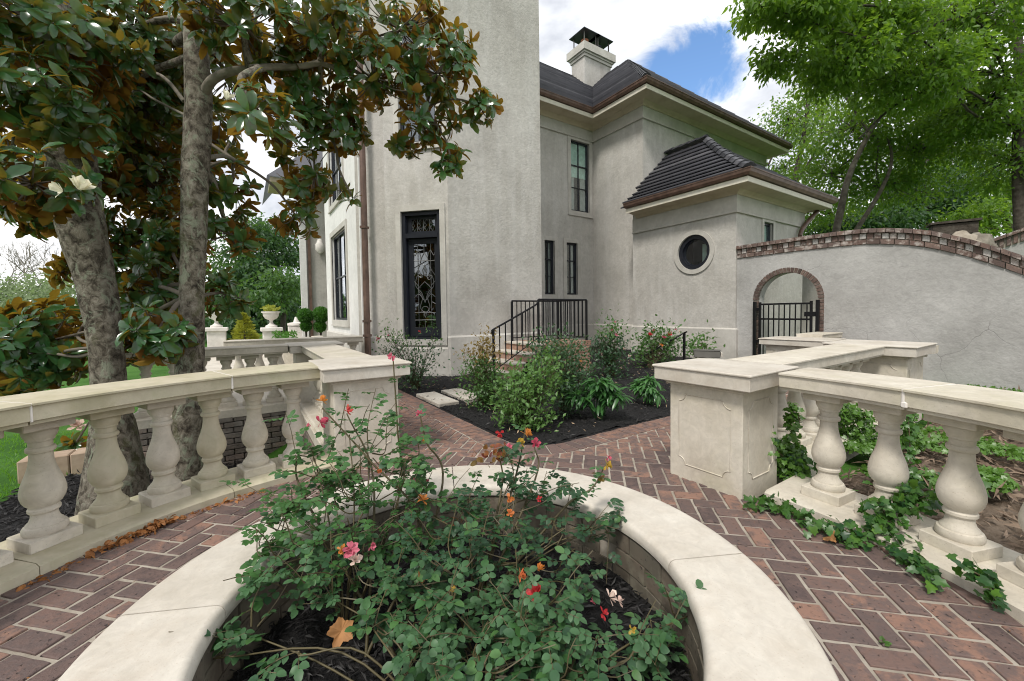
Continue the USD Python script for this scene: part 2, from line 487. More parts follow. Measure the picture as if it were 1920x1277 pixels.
K = {}
K["stucco"] = mottled("stucco", [(0.38, 0.36, 0.327), (0.45, 0.43, 0.395), (0.51, 0.49, 0.455)], 0.9, rough=0.85, bump=0.45, bscale=16, bdist=0.02, famt=0.12,
                      streak=((0.57, 0.555, 0.53), 0.5, (4.0, 4.0, 0.3)), stain=((0.33, 0.315, 0.29), 0.4, 0.5), spec=0.2)
K["stucco_trim"] = mottled("stucco_trim", [(0.41, 0.39, 0.355), (0.47, 0.45, 0.41), (0.53, 0.51, 0.47)], 1.6, rough=0.8, bump=0.2, bscale=40, bdist=0.004, spec=0.2)
K["wall_stucco"] = M("courtyard_stucco", {
    "g": ("geometry", {}), "n": ("noise_texture", {"scale": 0.8, "detail": 7.0, "roughness": 0.62}),
    "r": ("rgb_ramp", {"ramp": [(0.32, (0.30, 0.292, 0.278)), (0.5, (0.375, 0.367, 0.352)), (0.68, (0.44, 0.432, 0.416))]}),
    "n2": ("noise_texture", {"scale": 9.0, "detail": 7.0, "roughness": 0.7, "distortion": 1.2}),
    "fr": ("map_range", {"from_min": 0.3, "from_max": 0.7, "to_min": 0.88, "to_max": 1.1, "clamp": True}), "fh": ("hsv", {}),
    "dn": ("noise_texture", {"scale": 2.4, "detail": 5.0}), "dm": ("mix", {"mix_type": "linear_light", "fac": 0.16}),
    "v": ("voronoi_texture", {"feature": "distance_to_edge", "scale": 1.15}),
    "vm": ("map_range", {"from_min": 0.0, "from_max": 0.008, "to_min": 1.0, "to_max": 0.0, "clamp": True}),
    "kn": ("noise_texture", {"scale": 0.9, "detail": 3.0}), "kr": ("map_range", {"from_min": 0.5, "from_max": 0.62, "to_min": 0.0, "to_max": 0.4, "clamp": True}),
    "km": ("math", {"math_type": "multiply"}), "cx": ("mix", {"mix_type": "mix", "color2": (0.15, 0.145, 0.14)}),
    "bn": ("noise_texture", {"scale": 14.0, "detail": 7.0, "roughness": 0.65}), "bs": ("math", {"math_type": "subtract"}),
    "b": ("bump", {"strength": 0.55, "distance": 0.02}), "p": ("principled_bsdf", {"roughness": 0.85, "specular_ior_level": 0.2})},
    [("g.position", "n.vector"), ("n.fac", "r.fac"), ("g.position", "n2.vector"), ("n2.fac", "fr.value"), ("fr.result", "fh.value"), ("r.color", "fh.color"),
     ("g.position", "dn.vector"), ("g.position", "dm.color1"), ("dn.color", "dm.color2"), ("dm.color", "v.vector"), ("v.distance", "vm.value"), ("g.position", "kn.vector"), ("kn.fac", "kr.value"),
     ("vm.result", "km.value1"), ("kr.result", "km.value2"), ("km.value", "cx.fac"), ("fh.color", "cx.color1"), ("cx.color", "p.base_color"),
     ("g.position", "bn.vector"), ("bn.fac", "bs.value1"), ("km.value", "bs.value2"), ("bs.value", "b.height"), ("b.normal", "p.normal")])
K["white_render"] = mottled("white_render", [(0.62, 0.61, 0.59), (0.68, 0.67, 0.65), (0.73, 0.72, 0.7)], 1.2, rough=0.8, bump=0.2, bscale=30, spec=0.2)
K["stone"] = mottled("limestone", [(0.43, 0.385, 0.315), (0.52, 0.475, 0.40), (0.585, 0.545, 0.47)], 2.2, rough=0.62, bump=0.25, bscale=90, bdist=0.003,
                     stain=((0.40, 0.37, 0.25), 0.55, 1.7), speck=((0.33, 0.28, 0.22), 0.6, 75.0), spec=0.3, streak=((0.40, 0.36, 0.28), 0.35, (7, 7, 1.3)), famt=0.12, fine=14.0)
K["mossy"] = mottled("limestone_mossy", [(0.37, 0.335, 0.225), (0.47, 0.425, 0.32), (0.555, 0.51, 0.415)], 2.6, rough=0.66, bump=0.25, bscale=90, bdist=0.003,
                     stain=((0.30, 0.30, 0.15), 0.7, 2.6), streak=((0.33, 0.31, 0.2), 0.5, (9, 9, 2.0)), speck=((0.33, 0.28, 0.22), 0.4, 70.0), spec=0.3)
K["coping"] = mottled("coping_stone", [(0.43, 0.39, 0.33), (0.50, 0.46, 0.40), (0.555, 0.52, 0.46)], 3.0, rough=0.6, bump=0.3, bscale=120, bdist=0.002,
                      stain=((0.38, 0.32, 0.25), 0.45, 4.0), speck=((0.40, 0.33, 0.26), 0.6, 85.0), spec=0.3, famt=0.09, fine=18.0)
K["mortar"] = mottled("mortar", [(0.22, 0.192, 0.155), (0.31, 0.275, 0.23), (0.39, 0.35, 0.30)], 6.0, rough=0.9, bump=0.6, bscale=150, bdist=0.004, spec=0.2)
K["brick"] = brickmat("path_brick", [(0.08, 0.056, 0.053), (0.125, 0.083, 0.073), (0.10, 0.072, 0.067), (0.155, 0.096, 0.08), (0.125, 0.088, 0.08), (0.235, 0.135, 0.10)], scale=12.0, amp=0.34, bump=0.8)
K["wall_brick"] = brickmat("wall_brick", [(0.09, 0.06, 0.05), (0.145, 0.09, 0.072), (0.115, 0.082, 0.072), (0.19, 0.125, 0.10)], lime=((0.5, 0.46, 0.42), 0.75, 9.0))
K["arch_brick"] = brickmat("arch_brick", [(0.06, 0.04, 0.034), (0.10, 0.064, 0.052), (0.14, 0.09, 0.072)], lime=((0.3, 0.27, 0.24), 0.3, 12.0))
K["grey_brick"] = brickmat("grey_brick", [(0.10, 0.085, 0.07), (0.16, 0.13, 0.105), (0.13, 0.115, 0.10), (0.20, 0.15, 0.12)], lime=((0.3, 0.28, 0.25), 0.4, 7.0))
K["planter_brick"] = brickmat("planter_brick", [(0.10, 0.085, 0.065), (0.155, 0.125, 0.095), (0.125, 0.11, 0.085)], lime=((0.27, 0.25, 0.19), 0.5, 10.0))
K["stair_brick"] = brickmat("stair_brick", [(0.24, 0.13, 0.09), (0.33, 0.20, 0.14), (0.28, 0.17, 0.125), (0.38, 0.25, 0.18)], lime=((0.45, 0.38, 0.32), 0.4, 10.0))
K["mulch"] = mottled("mulch", [(0.006, 0.006, 0.007), (0.012, 0.0115, 0.012), (0.024, 0.022, 0.022)], 30.0, rough=0.75, bump=1.0, bscale=60, bdist=0.03, spec=0.3)
K["slate"] = brickmat("roof_tile", [(0.018, 0.018, 0.023), (0.042, 0.042, 0.05), (0.03, 0.03, 0.037), (0.085, 0.084, 0.094)], spot=(0.02, 0.02, 0.022), rough=0.5, scale=3.0, bump=0.25)
K["copper"] = mottled("weathered_copper", [(0.07, 0.042, 0.03), (0.115, 0.068, 0.05), (0.16, 0.10, 0.075)], 5.0, rough=0.45, bump=0.05, spec=0.5)
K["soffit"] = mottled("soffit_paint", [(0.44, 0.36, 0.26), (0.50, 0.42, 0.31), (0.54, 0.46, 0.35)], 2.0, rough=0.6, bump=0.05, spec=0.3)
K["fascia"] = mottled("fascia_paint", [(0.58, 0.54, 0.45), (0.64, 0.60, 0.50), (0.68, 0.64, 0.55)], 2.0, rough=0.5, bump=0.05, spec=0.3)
K["iron"] = plain("black_iron", (0.007, 0.007, 0.008), 0.45, 0.0, 0.25)
K["navy"] = plain("dark_frame_paint", (0.011, 0.013, 0.019), 0.35, 0.0, 0.5)
K["lead"] = plain("lead_came", (0.2, 0.2, 0.195), 0.45, 0.6, 0.5)
K["blind"] = plain("window_blind", (0.58, 0.76, 0.68), 0.8)
K["curtain"] = plain("curtain_cloth", (0.5, 0.5, 0.48), 0.9)
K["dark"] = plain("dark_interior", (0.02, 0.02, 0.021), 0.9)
K["white"] = mottled("white_cast_stone", [(0.6, 0.56, 0.52), (0.68, 0.64, 0.6), (0.74, 0.71, 0.67)], 2.0, rough=0.6, bump=0.1, spec=0.3)
K["greybox"] = plain("grey_metal", (0.10, 0.095, 0.085), 0.5, 0.3)
K["terracotta"] = plain("terracotta", (0.33, 0.12, 0.07), 0.8)
K["chipcap"] = plain("dark_sheet_metal", (0.035, 0.04, 0.05), 0.45, 0.5)


def glassmat(name, tint, refl):
    return M(name, {"t": ("transparent_bsdf", {"color": tint}), "g": ("glossy_bsdf", {"color": (0.95, 0.97, 1.0), "roughness": 0.02}),
                    "fr": ("layer_weight", {"blend": 0.5}), "pw": ("math", {"math_type": "power", "value2": 4.0}),
                    "mr": ("map_range", {"from_min": 0.0, "from_max": 1.0, "to_min": refl, "to_max": 1.0, "clamp": True}), "m": ("mix_closure", {})},
             [("fr.facing", "pw.value1"), ("pw.value", "mr.value"), ("mr.result", "m.fac"), ("t.BSDF", "m.closure1"), ("g.BSDF", "m.closure2")], surface="m.closure")


K["glass"] = glassmat("window_glass", (0.93, 0.97, 0.96), 0.12)
K["door_glass"] = glassmat("door_glass", (0.6, 0.64, 0.62), 0.16)
K["red_glass"] = glassmat("red_glass", (0.30, 0.02, 0.02), 0.06)
K["yellow_glass"] = glassmat("yellow_glass", (0.35, 0.30, 0.03), 0.06)

K["magnolia"] = leafmat("magnolia_leaf", [(0.012, 0.055, 0.018), (0.02, 0.08, 0.024), (0.03, 0.105, 0.028), (0.015, 0.06, 0.024)],
                        back=[(0.22, 0.09, 0.016), (0.32, 0.14, 0.02), (0.15, 0.068, 0.016), (0.25, 0.145, 0.02), (0.16, 0.06, 0.014)],
                        transl=0.24, tcol=(0.46, 0.30, 0.03), rough=0.2, spec=0.55)
K["rose"] = leafmat("rose_leaf", [(0.02, 0.058, 0.026), (0.034, 0.088, 0.036), (0.05, 0.115, 0.046), (0.034, 0.105, 0.024), (0.075, 0.155, 0.05)],
                    back=[(0.06, 0.12, 0.07), (0.08, 0.14, 0.08)], transl=0.2, tcol=(0.12, 0.27, 0.05), rough=0.48, spec=0.4)
K["rose_young"] = leafmat("rose_young_leaf", [(0.14, 0.03, 0.03), (0.20, 0.07, 0.02), (0.11, 0.10, 0.02)], transl=0.25, tcol=(0.4, 0.15, 0.05), rough=0.35)
K["shrub"] = leafmat("shrub_leaf", [(0.045, 0.10, 0.03), (0.07, 0.15, 0.04), (0.10, 0.20, 0.05), (0.06, 0.13, 0.05)], transl=0.25, tcol=(0.16, 0.32, 0.05), rough=0.42)
K["shrub_dark"] = leafmat("shrub_dark_leaf", [(0.035, 0.08, 0.038), (0.055, 0.11, 0.05), (0.075, 0.14, 0.065)], transl=0.2, tcol=(0.10, 0.22, 0.05), rough=0.42)
K["shrub_rust"] = leafmat("shrub_rust_leaf", [(0.16, 0.09, 0.025), (0.22, 0.13, 0.04), (0.12, 0.13, 0.03)], transl=0.25, tcol=(0.4, 0.25, 0.06), rough=0.5)
K["peony"] = leafmat("peony_leaf", [(0.028, 0.095, 0.026), (0.045, 0.13, 0.035), (0.065, 0.165, 0.045)], transl=0.2, tcol=(0.10, 0.28, 0.05), rough=0.33)
K["ivy"] = leafmat("ivy_leaf", [(0.012, 0.048, 0.014), (0.02, 0.07, 0.018), (0.035, 0.10, 0.02), (0.09, 0.19, 0.02)], transl=0.2, tcol=(0.12, 0.28, 0.03), rough=0.38)
K["tree"] = leafmat("tree_leaf", [(0.026, 0.075, 0.012), (0.055, 0.125, 0.016), (0.095, 0.18, 0.02), (0.16, 0.26, 0.028)], transl=0.44, tcol=(0.30, 0.50, 0.035), rough=0.42)
K["tree_far"] = leafmat("far_tree_leaf", [(0.02, 0.06, 0.02), (0.035, 0.085, 0.028), (0.05, 0.115, 0.03), (0.075, 0.15, 0.035)], transl=0.3, tcol=(0.16, 0.32, 0.05), rough=0.5)
K["tree_mid"] = leafmat("mid_tree_leaf", [(0.035, 0.085, 0.022), (0.05, 0.115, 0.028), (0.075, 0.15, 0.032)], transl=0.3, tcol=(0.18, 0.34, 0.05), rough=0.5)
K["pale_tree"] = leafmat("pale_tree_leaf", [(0.10, 0.15, 0.07), (0.14, 0.19, 0.09), (0.17, 0.22, 0.11)], transl=0.35, tcol=(0.3, 0.42, 0.16), rough=0.6)
K["gold"] = leafmat("gold_conifer", [(0.26, 0.30, 0.04), (0.38, 0.40, 0.05), (0.50, 0.46, 0.06)], transl=0.25, tcol=(0.5, 0.5, 0.05), rough=0.55)
K["topiary"] = leafmat("topiary_leaf", [(0.02, 0.08, 0.008), (0.04, 0.13, 0.012), (0.06, 0.17, 0.016)], transl=0.25, tcol=(0.12, 0.35, 0.02), rough=0.5)
K["grassblade"] = leafmat("grass_blade", [(0.05, 0.15, 0.012), (0.08, 0.21, 0.018), (0.11, 0.26, 0.03)], transl=0.35, tcol=(0.25, 0.5, 0.04), rough=0.5)
K["dry"] = leafmat("dry_leaf", [(0.24, 0.09, 0.025), (0.33, 0.14, 0.04), (0.40, 0.20, 0.07), (0.20, 0.08, 0.03)], transl=0.1, tcol=(0.5, 0.22, 0.06), rough=0.7)
K["tan"] = leafmat("tan_litter", [(0.30, 0.20, 0.12), (0.42, 0.31, 0.20), (0.20, 0.13, 0.08), (0.52, 0.42, 0.29)], transl=0.1, tcol=(0.4, 0.3, 0.2), rough=0.8)
K["litter"] = leafmat("twig_litter", [(0.14, 0.10, 0.07), (0.22, 0.16, 0.115), (0.09, 0.065, 0.045), (0.32, 0.26, 0.2)], transl=0.0, rough=0.85)
K["chip"] = leafmat("mulch_chip", [(0.007, 0.007, 0.008), (0.013, 0.0125, 0.013), (0.022, 0.02, 0.02), (0.035, 0.032, 0.031)], transl=0.0, rough=0.6)
for nm, cc in dict(pink=[(0.45, 0.06, 0.11), (0.58, 0.16, 0.22), (0.40, 0.035, 0.075)], orange=[(0.52, 0.14, 0.025), (0.6, 0.24, 0.05), (0.48, 0.09, 0.04)],
                   red=[(0.50, 0.03, 0.035), (0.6, 0.06, 0.06), (0.42, 0.02, 0.03)], cream=[(0.76, 0.72, 0.56), (0.8, 0.77, 0.62), (0.72, 0.66, 0.46)],
                   blush=[(0.66, 0.5, 0.42), (0.72, 0.56, 0.48), (0.6, 0.42, 0.36)], amber=[(0.42, 0.25, 0.03), (0.5, 0.36, 0.06), (0.36, 0.19, 0.03)]).items():
    K[nm] = leafmat("petal_" + nm, cc, transl=0.3, tcol=cc[1], rough=0.55)
K["stem"] = plain("rose_stem", (0.075, 0.06, 0.025), 0.6)
K["twig"] = plain("grey_twig", (0.13, 0.11, 0.085), 0.8)
K["darkbark"] = mottled("dark_bark", [(0.035, 0.028, 0.022), (0.06, 0.05, 0.04), (0.09, 0.08, 0.065)], 9.0, rough=0.9, bump=0.8, bscale=30, bdist=0.02, spec=0.2)
K["greybark"] = mottled("grey_bark", [(0.12, 0.105, 0.085), (0.18, 0.16, 0.13), (0.24, 0.22, 0.18)], 6.0, rough=0.9, bump=0.6, bscale=30, bdist=0.02, spec=0.2)
K["midbark"] = mottled("brown_grey_bark", [(0.06, 0.05, 0.04), (0.10, 0.088, 0.07), (0.15, 0.135, 0.11)], 6.0, rough=0.9, bump=0.6, bscale=30, bdist=0.02, spec=0.2)
K["bark"] = M("lichen_bark", {
    "g": ("geometry", {}), "mp": ("mapping", {"mapping_type": "point", "scale": (1.0, 1.0, 0.75)}),
    "n": ("noise_texture", {"scale": 13.0, "detail": 9.0, "roughness": 0.72, "distortion": 0.5}),
    "r": ("rgb_ramp", {"ramp": [(0.34, (0.025, 0.02, 0.015)), (0.44, (0.09, 0.076, 0.058)), (0.53, (0.19, 0.167, 0.132)), (0.66, (0.30, 0.275, 0.225))]}),
    "v": ("noise_texture", {"scale": 8.0, "detail": 9.0, "roughness": 0.7, "distortion": 1.2}),
    "vr": ("map_range", {"from_min": 0.54, "from_max": 0.60, "to_min": 0.0, "to_max": 0.7, "clamp": True}),
    "li": ("mix", {"mix_type": "mix", "color2": (0.27, 0.30, 0.22)}),
    "w": ("noise_texture", {"scale": 3.4, "detail": 6.0, "roughness": 0.7}),
    "wr": ("map_range", {"from_min": 0.56, "from_max": 0.66, "to_min": 0.0, "to_max": 0.7, "clamp": True}),
    "mo": ("mix", {"mix_type": "mix", "color2": (0.07, 0.075, 0.025)}),
    "b": ("bump", {"strength": 1.0, "distance": 0.05}), "p": ("principled_bsdf", {"roughness": 0.9, "specular_ior_level": 0.2})},
    [("g.position", "mp.vector"), ("mp.vector", "n.vector"), ("n.fac", "r.fac"), ("mp.vector", "v.vector"), ("v.fac", "vr.value"), ("vr.result", "li.fac"), ("r.color", "li.color1"),
     ("mp.vector", "w.vector"), ("w.fac", "wr.value"), ("wr.result", "mo.fac"), ("li.color", "mo.color1"), ("mo.color", "p.base_color"), ("n.fac", "b.height"), ("b.normal", "p.normal")])
K["lawn"] = mottled("lawn_soil", [(0.03, 0.085, 0.012), (0.045, 0.12, 0.018), (0.065, 0.15, 0.028)], 0.8, rough=0.9, bump=0.8, bscale=40, bdist=0.03, spec=0.1)
K["litter_soil"] = mottled("litter_soil", [(0.07, 0.05, 0.035), (0.13, 0.10, 0.075), (0.19, 0.15, 0.115)], 9.0, rough=0.9, bump=0.9, bscale=50, bdist=0.02, spec=0.1)
K["tanstone"] = mottled("tan_stone", [(0.28, 0.2, 0.14), (0.36, 0.27, 0.2), (0.42, 0.33, 0.25)], 4.0, rough=0.85, bump=0.4, bscale=30, spec=0.2)
K["boulder"] = mottled("boulder", [(0.2, 0.17, 0.13), (0.3, 0.26, 0.21), (0.4, 0.36, 0.3)], 4.0, rough=0.85, bump=0.6, bscale=20, bdist=0.03, spec=0.2)
K["paving"] = mottled("terrace_paving", [(0.42, 0.38, 0.33), (0.50, 0.46, 0.40), (0.56, 0.52, 0.46)], 2.5, rough=0.75, bump=0.2, bscale=60, spec=0.2)


# ------------------------------------------------------------------ leaves
def template(kind):
    if kind == "magnolia":
        st = [(0.2, 0.3, 0.03), (0.55, 0.5, 0.0), (0.86, 0.36, -0.05)]
        tip = -0.1
    elif kind == "rose":
        st = [(0.2, 0.4, 0.02), (0.5, 0.52, 0.01), (0.82, 0.34, -0.02)]
        tip = -0.06
    elif kind == "ivy":
        v = [[0.25, 0, 0], [0.02, -0.14, 0.02], [-0.10, -0.36, 0.03], [0.22, -0.52, 0.04], [0.42, -0.34, 0.02], [0.62, -0.44, 0.03], [0.72, -0.2, 0.0], [1, 0, -0.06],
             [0.72, 0.2, 0.0], [0.62, 0.44, 0.03], [0.42, 0.34, 0.02], [0.22, 0.52, 0.04], [-0.10, 0.36, 0.03], [0.02, 0.14, 0.02], [0.06, 0, 0]]
        return A(v, float), A([[0, i, i + 1] for i in range(1, 14)] + [[0, 14, 1]])
    elif kind == "petal":
        st = [(0.35, 0.36, 0.0), (0.75, 0.5, 0.08)]
        tip = 0.2
    else:
        v = A([[0, 0, 0], [0.45, -0.5, 0.06], [1, 0, -0.06], [0.45, 0.5, 0.06]], float)
        return v, A([[0, 1, 2], [0, 2, 3]])
    v = [[0, 0, 0]]
    for t, w, z in st:
        v += [[t, -w, z + 0.13 * w], [t, 0, z], [t, w, z + 0.13 * w]]
    v.append([1, 0, tip])
    f = [[0, 1, 2], [0, 2, 3]]
    for k in range(len(st) - 1):
        a, b = 1 + 3 * k, 4 + 3 * k
        f += [[a, b, b + 1], [a, b + 1, a + 1], [a + 1, b + 1, b + 2], [a + 1, b + 2, a + 2]]
    a, e = 1 + 3 * (len(st) - 1), len(v) - 1
    f += [[a, e, a + 1], [a + 1, e, a + 2]]
    return A(v, float), A(f)


TPL = {k: template(k) for k in ("magnolia", "rose", "petal", "ivy", "kite")}


def unit(v):
    return v / (np.linalg.norm(v, axis=-1, keepdims=True) + 1e-12)


def leaves(base, d, up, length, width, kind="kite", curl=None):
    "many leaves: base points, directions, upward normals, sizes -> (N, k, 3) vertices and template faces"
    t, f = TPL[kind]
    base, d, up = np.atleast_2d(base), unit(np.atleast_2d(d)), np.atleast_2d(up)
    side = unit(np.cross(up, d))
    nn = unit(np.cross(d, side))
    L = np.broadcast_to(length, (len(base),))[:, None, None]
    W = np.broadcast_to(width, (len(base),))[:, None, None]
    zc = t[None, :, 2:3]
    if curl is not None:
        zc = zc - np.broadcast_to(curl, (len(base),))[:, None, None] * t[None, :, :1] ** 2
    v = base[:, None] + d[:, None] * (t[None, :, :1] * L) + side[:, None] * (t[None, :, 1:2] * W) + nn[:, None] * (zc * L)
    return v, f


def soup(vs, f):
    n, k, _ = vs.shape
    return vs.reshape(-1, 3), (f[None] + (np.arange(n) * k)[:, None, None]).reshape(-1, 3)


def leaf_normals(vs, f):
    n = np.zeros_like(vs)
    for a, b, c in f:
        fn = np.cross(vs[:, b] - vs[:, a], vs[:, c] - vs[:, a])
        n[:, a] += fn
        n[:, b] += fn
        n[:, c] += fn
    return unit(n)


def in_view(p, m=80):
    q = project(p)
    return (q[:, 2] > 0.2) & (q[:, 0] > -m) & (q[:, 0] < 1920 + m) & (q[:, 1] > -m) & (q[:, 1] < 1277 + m)


def emit(parent, vs, f, mat, parts=0, name="leaf", rest="foliage"):
    "the PARTS leaves that show largest become parts of their own, the others one stuff part"
    if parts:
        c = vs.mean(1)
        q = project(c)
        size = np.linalg.norm(vs.max(1) - vs.min(1), axis=1) / np.maximum(q[:, 2], 0.2)
        order = np.argsort(-np.where(in_view(c, 0), size, -1))
        for i in order[:parts]:
            raw(parent, name, vs[i], f, mat, normals=leaf_normals(vs[i][None], f)[0])
        vs = vs[order[parts:]]
    if len(vs):
        v, ff = soup(vs, f)
        raw(parent, rest, v, ff, mat, kind="stuff", normals=leaf_normals(vs, f).reshape(-1, 3) if len(f) > 2 else None)


def rdir(n, rng, zmin=-1.0):
    z = rng.uniform(zmin, 1, n)
    a = rng.uniform(0, 2 * np.pi, n)
    r = np.sqrt(1 - z * z)
    return np.stack([r * np.cos(a), r * np.sin(a), z], 1)


def in_ball(n, rng, shell=0.0):
    return rdir(n, rng) * (rng.uniform(shell ** 3, 1, n) ** (1 / 3))[:, None]

# ================================================================== setting: ground
C0 = A([0.634, 1.309])                # centre of the round planter and of the ring path
rg = np.random.default_rng(11)


def ground_h(x, y):
    s = np.clip((x - 0.3) / 0.5, 0, 1)
    h = -0.75 * (1 - s) - 0.14 * s
    far = np.clip((np.hypot(x, y) - 30) / 120, 0, 1)
    hill = np.clip((x - 14) / 30, 0, 1) * np.clip((14 - y) / 12, 0, 1) * 5.0      # the bank behind the courtyard wall
    return h - 1.2 * far * (x < 20) + hill


def grid_mesh(xs, ys, hf):
    X, Y = np.meshgrid(xs, ys, indexing="ij")
    v = np.stack([X, Y, hf(X, Y)], -1).reshape(-1, 3)
    n = len(ys)
    i, j = np.meshgrid(np.arange(len(xs) - 1), np.arange(n - 1), indexing="ij")
    a = (i * n + j).ravel()
    f = np.vstack([np.stack([a, a + n, a + n + 1], 1), np.stack([a, a + n + 1, a + 1], 1)])
    return v, f


gx = np.unique(np.r_[-900, -400, np.linspace(-200, -30, 18), np.linspace(-25, 12, 75), np.linspace(14, 60, 24), np.linspace(80, 300, 8), 900])
gy = np.unique(np.r_[-900, -300, -100, np.linspace(-40, -10, 7), np.linspace(-8, 24, 65), np.linspace(26, 80, 19), np.linspace(100, 300, 9), 500, 900])
mesh(None, "ground", grid_mesh(gx, gy, lambda x, y: ground_h(x, y)), K["lawn"], smooth=True, kind="structure")

# ------------------------------------------------------------------ brick path
RIN, ROUT = 1.06, 2.29
ring = Point(*C0).buffer(ROUT, 96).difference(Point(*C0).buffer(RIN, 96))
bed_r = 0.42
BX, BY = 2.17, 3.03                    # edges of the mulch bed
bed_poly = Polygon([(BX, 3.6), (BX, 8.2), (2.1, 9.0), (3.4, 7.5), (5.9, 7.5), (10.6, 10.6), (10.6, 8.4), (10.0, 5.2), (10.0, 4.95), (8.2, 4.95), (8.2, BY), (2.8, BY)]).buffer(0)
bed_corner = Polygon(np.vstack([[(BX, 3.6), (2.8, BY), (2.8, 3.6)]])).union(Point(BX + bed_r, BY + bed_r).buffer(bed_r, 32).intersection(sbox(BX, BY, BX + bed_r, BY + bed_r)))
bed = unary_union([sbox(BX + bed_r, BY, 9.99, 4.0), sbox(BX, BY + bed_r, 4.0, 8.4), Point(BX + bed_r, BY + bed_r).buffer(bed_r, 32)])
bed = bed.union(sbox(3.0, 3.4, 9.98, 7.45)).union(Polygon([(5.8, 7.4), (9.9, 7.4), (10.6, 8.4), (10.6, 10.6), (5.8, 10.6)])).union(Polygon([(2.17, 8.3), (2.17, 8.85), (3.5, 7.5), (3.5, 7.0)]))
bed = bed.difference(sbox(8.3, 3.0, 10.2, 4.98))
edging = bed.buffer(0.262, 16, join_style=1).difference(bed)
edging = edging.intersection(unary_union([sbox(1.6, 2.6, 2.35, 7.9), sbox(1.6, 2.6, 8.4, 3.2)]))
paths = unary_union([ring, sbox(1.10, 2.9, 2.2, 8.1), sbox(2.1, 1.95, 10.1, 3.1), sbox(8.25, 2.9, 10.1, 5.0), sbox(0.9, 2.2, 2.3, 3.4)])
herring = paths.difference(bed.buffer(0.262, 16)).difference(Point(*C0).buffer(RIN, 96))
whole = paths.difference(bed).difference(Point(*C0).buffer(RIN, 64))


def flat_poly(poly, z, thick=0.05):
    out = MB()
    for g in (poly.geoms if hasattr(poly, "geoms") else [poly]):
        if g.is_empty or g.area < 1e-5:
            continue
        g = g.simplify(0.001)
        o = A(g.exterior.coords)[:-1]
        cs = m3.CrossSection([o if _area(o) > 0 else o[::-1]])
        for h in g.interiors:
            h = A(h.coords)[:-1]
            cs = cs - m3.CrossSection([h if _area(h) > 0 else h[::-1]])
        mm = m3.Manifold.extrude(cs, thick).to_mesh()
        out.add(A(mm.vert_properties)[:, :3] + A([0, 0, z - thick]), mm.tri_verts)
    return out


def paver(poly, rng, fine=True, hgt=0.055):
    "one brick: clipped outline with worn edges and a softened top edge"
    p = A(poly.exterior.coords)[:-1]
    if _area(p) < 0:
        p = p[::-1]
    if fine:
        q = []
        for i in range(len(p)):
            a, b = p[i], p[(i + 1) % len(p)]
            k = max(1, int(np.hypot(*(b - a)) / 0.035))
            for u in np.arange(k) / k:
                q.append(a + (b - a) * u)
        p = A(q)
        c = p.mean(0)
        d = p - c
        p = c + d * (1 - rng.uniform(0.0, 0.05, (len(p), 1)))
    c = p.mean(0)
    d = p - c
    ln = np.linalg.norm(d, axis=1, keepdims=True)
    n = len(p)
    z = rng.uniform(-0.003, 0.003)
    tx, ty = rng.uniform(-0.02, 0.02, 2)
    tilt = lambda q: (q - c) @ A([tx, ty])
    top = c + d * (1 - 0.0055 / np.maximum(ln, 0.03))
    mid = c + d * (1 - 0.0012 / np.maximum(ln, 0.03))
    v = np.vstack([np.c_[p, np.full(n, -hgt)], np.c_[p, z - 0.006 + tilt(p)], np.c_[mid, z - 0.0022 + tilt(mid)], np.c_[top, z + tilt(top)], [[c[0], c[1], z + 0.0004]]])
    f = []
    for k in range(3):
        for i in range(n):
            a, b = k * n + i, k * n + (i + 1) % n
            f += [[a, b, b + n], [a, b + n, a + n]]
    for i in range(n):
        f.append([3 * n + i, 3 * n + (i + 1) % n, 4 * n])
    return v, A(f)


path = flat_poly(whole, -0.0075, 0.06)
path_prim = mesh(None, "brick_path", path, K["mortar"], kind="structure")
cells = []
W_ = 0.1065
J = 0.0068
ca, sa = math.cos(math.pi / 4), math.sin(math.pi / 4)
org = A([2.67, 1.75])
for i in range(-75, 76):
    for j in range(-75, 76):
        k = (i - j) % 4
        if k == 0:
            r4 = [(i, j), (i + 2, j), (i + 2, j + 1), (i, j + 1)]
        elif k == 3:
            r4 = [(i, j), (i + 1, j), (i + 1, j + 2), (i, j + 2)]
        else:
            continue
        r4 = A(r4, float) * W_
        c = r4.mean(0)
        w = c[0] * ca - c[1] * sa + org[0], c[0] * sa + c[1] * ca + org[1]
        if not (-2.6 < w[0] < 10.3 and -1.6 < w[1] < 8.3):
            continue
        h = (r4.max(0) - r4.min(0)) / 2 - J
        cc = c + rg.uniform(-0.0015, 0.0015, 2)
        r4 = A([(-h[0], -h[1]), (h[0], -h[1]), (h[0], h[1]), (-h[0], h[1])])
        an = rg.normal(0, 0.008)
        r4 = r4 @ A([[math.cos(an), math.sin(an)], [-math.sin(an), math.cos(an)]]) + cc
        r4 = np.stack([r4[:, 0] * ca - r4[:, 1] * sa, r4[:, 0] * sa + r4[:, 1] * ca], 1) + org
        cells.append(Polygon(r4))
edge_cells = []
for y in np.arange(BY + bed_r, 7.9, 0.107):
    edge_cells.append(sbox(BX - 0.252, y + J, BX - 0.006, y + 0.107 - J))
for x in np.arange(BX + bed_r, 8.3, 0.107):
    edge_cells.append(sbox(x + J, BY - 0.252, x + 0.107 - J, BY - 0.006))
for k in range(7):
    a0, a1 = math.pi + k * math.pi / 14 + 0.008, math.pi + (k + 1) * math.pi / 14 - 0.008
    cx, cy = BX + bed_r, BY + bed_r
    edge_cells.append(Polygon([(cx + r * math.cos(a), cy + r * math.sin(a)) for r, a in ((bed_r + 0.008, a0), (bed_r + 0.008, a1), (bed_r + 0.25, a1), (bed_r + 0.25, a0))][::-1]))
inner = herring.buffer(-0.004)
pieces = []
import shapely
shapely.prepare(inner)
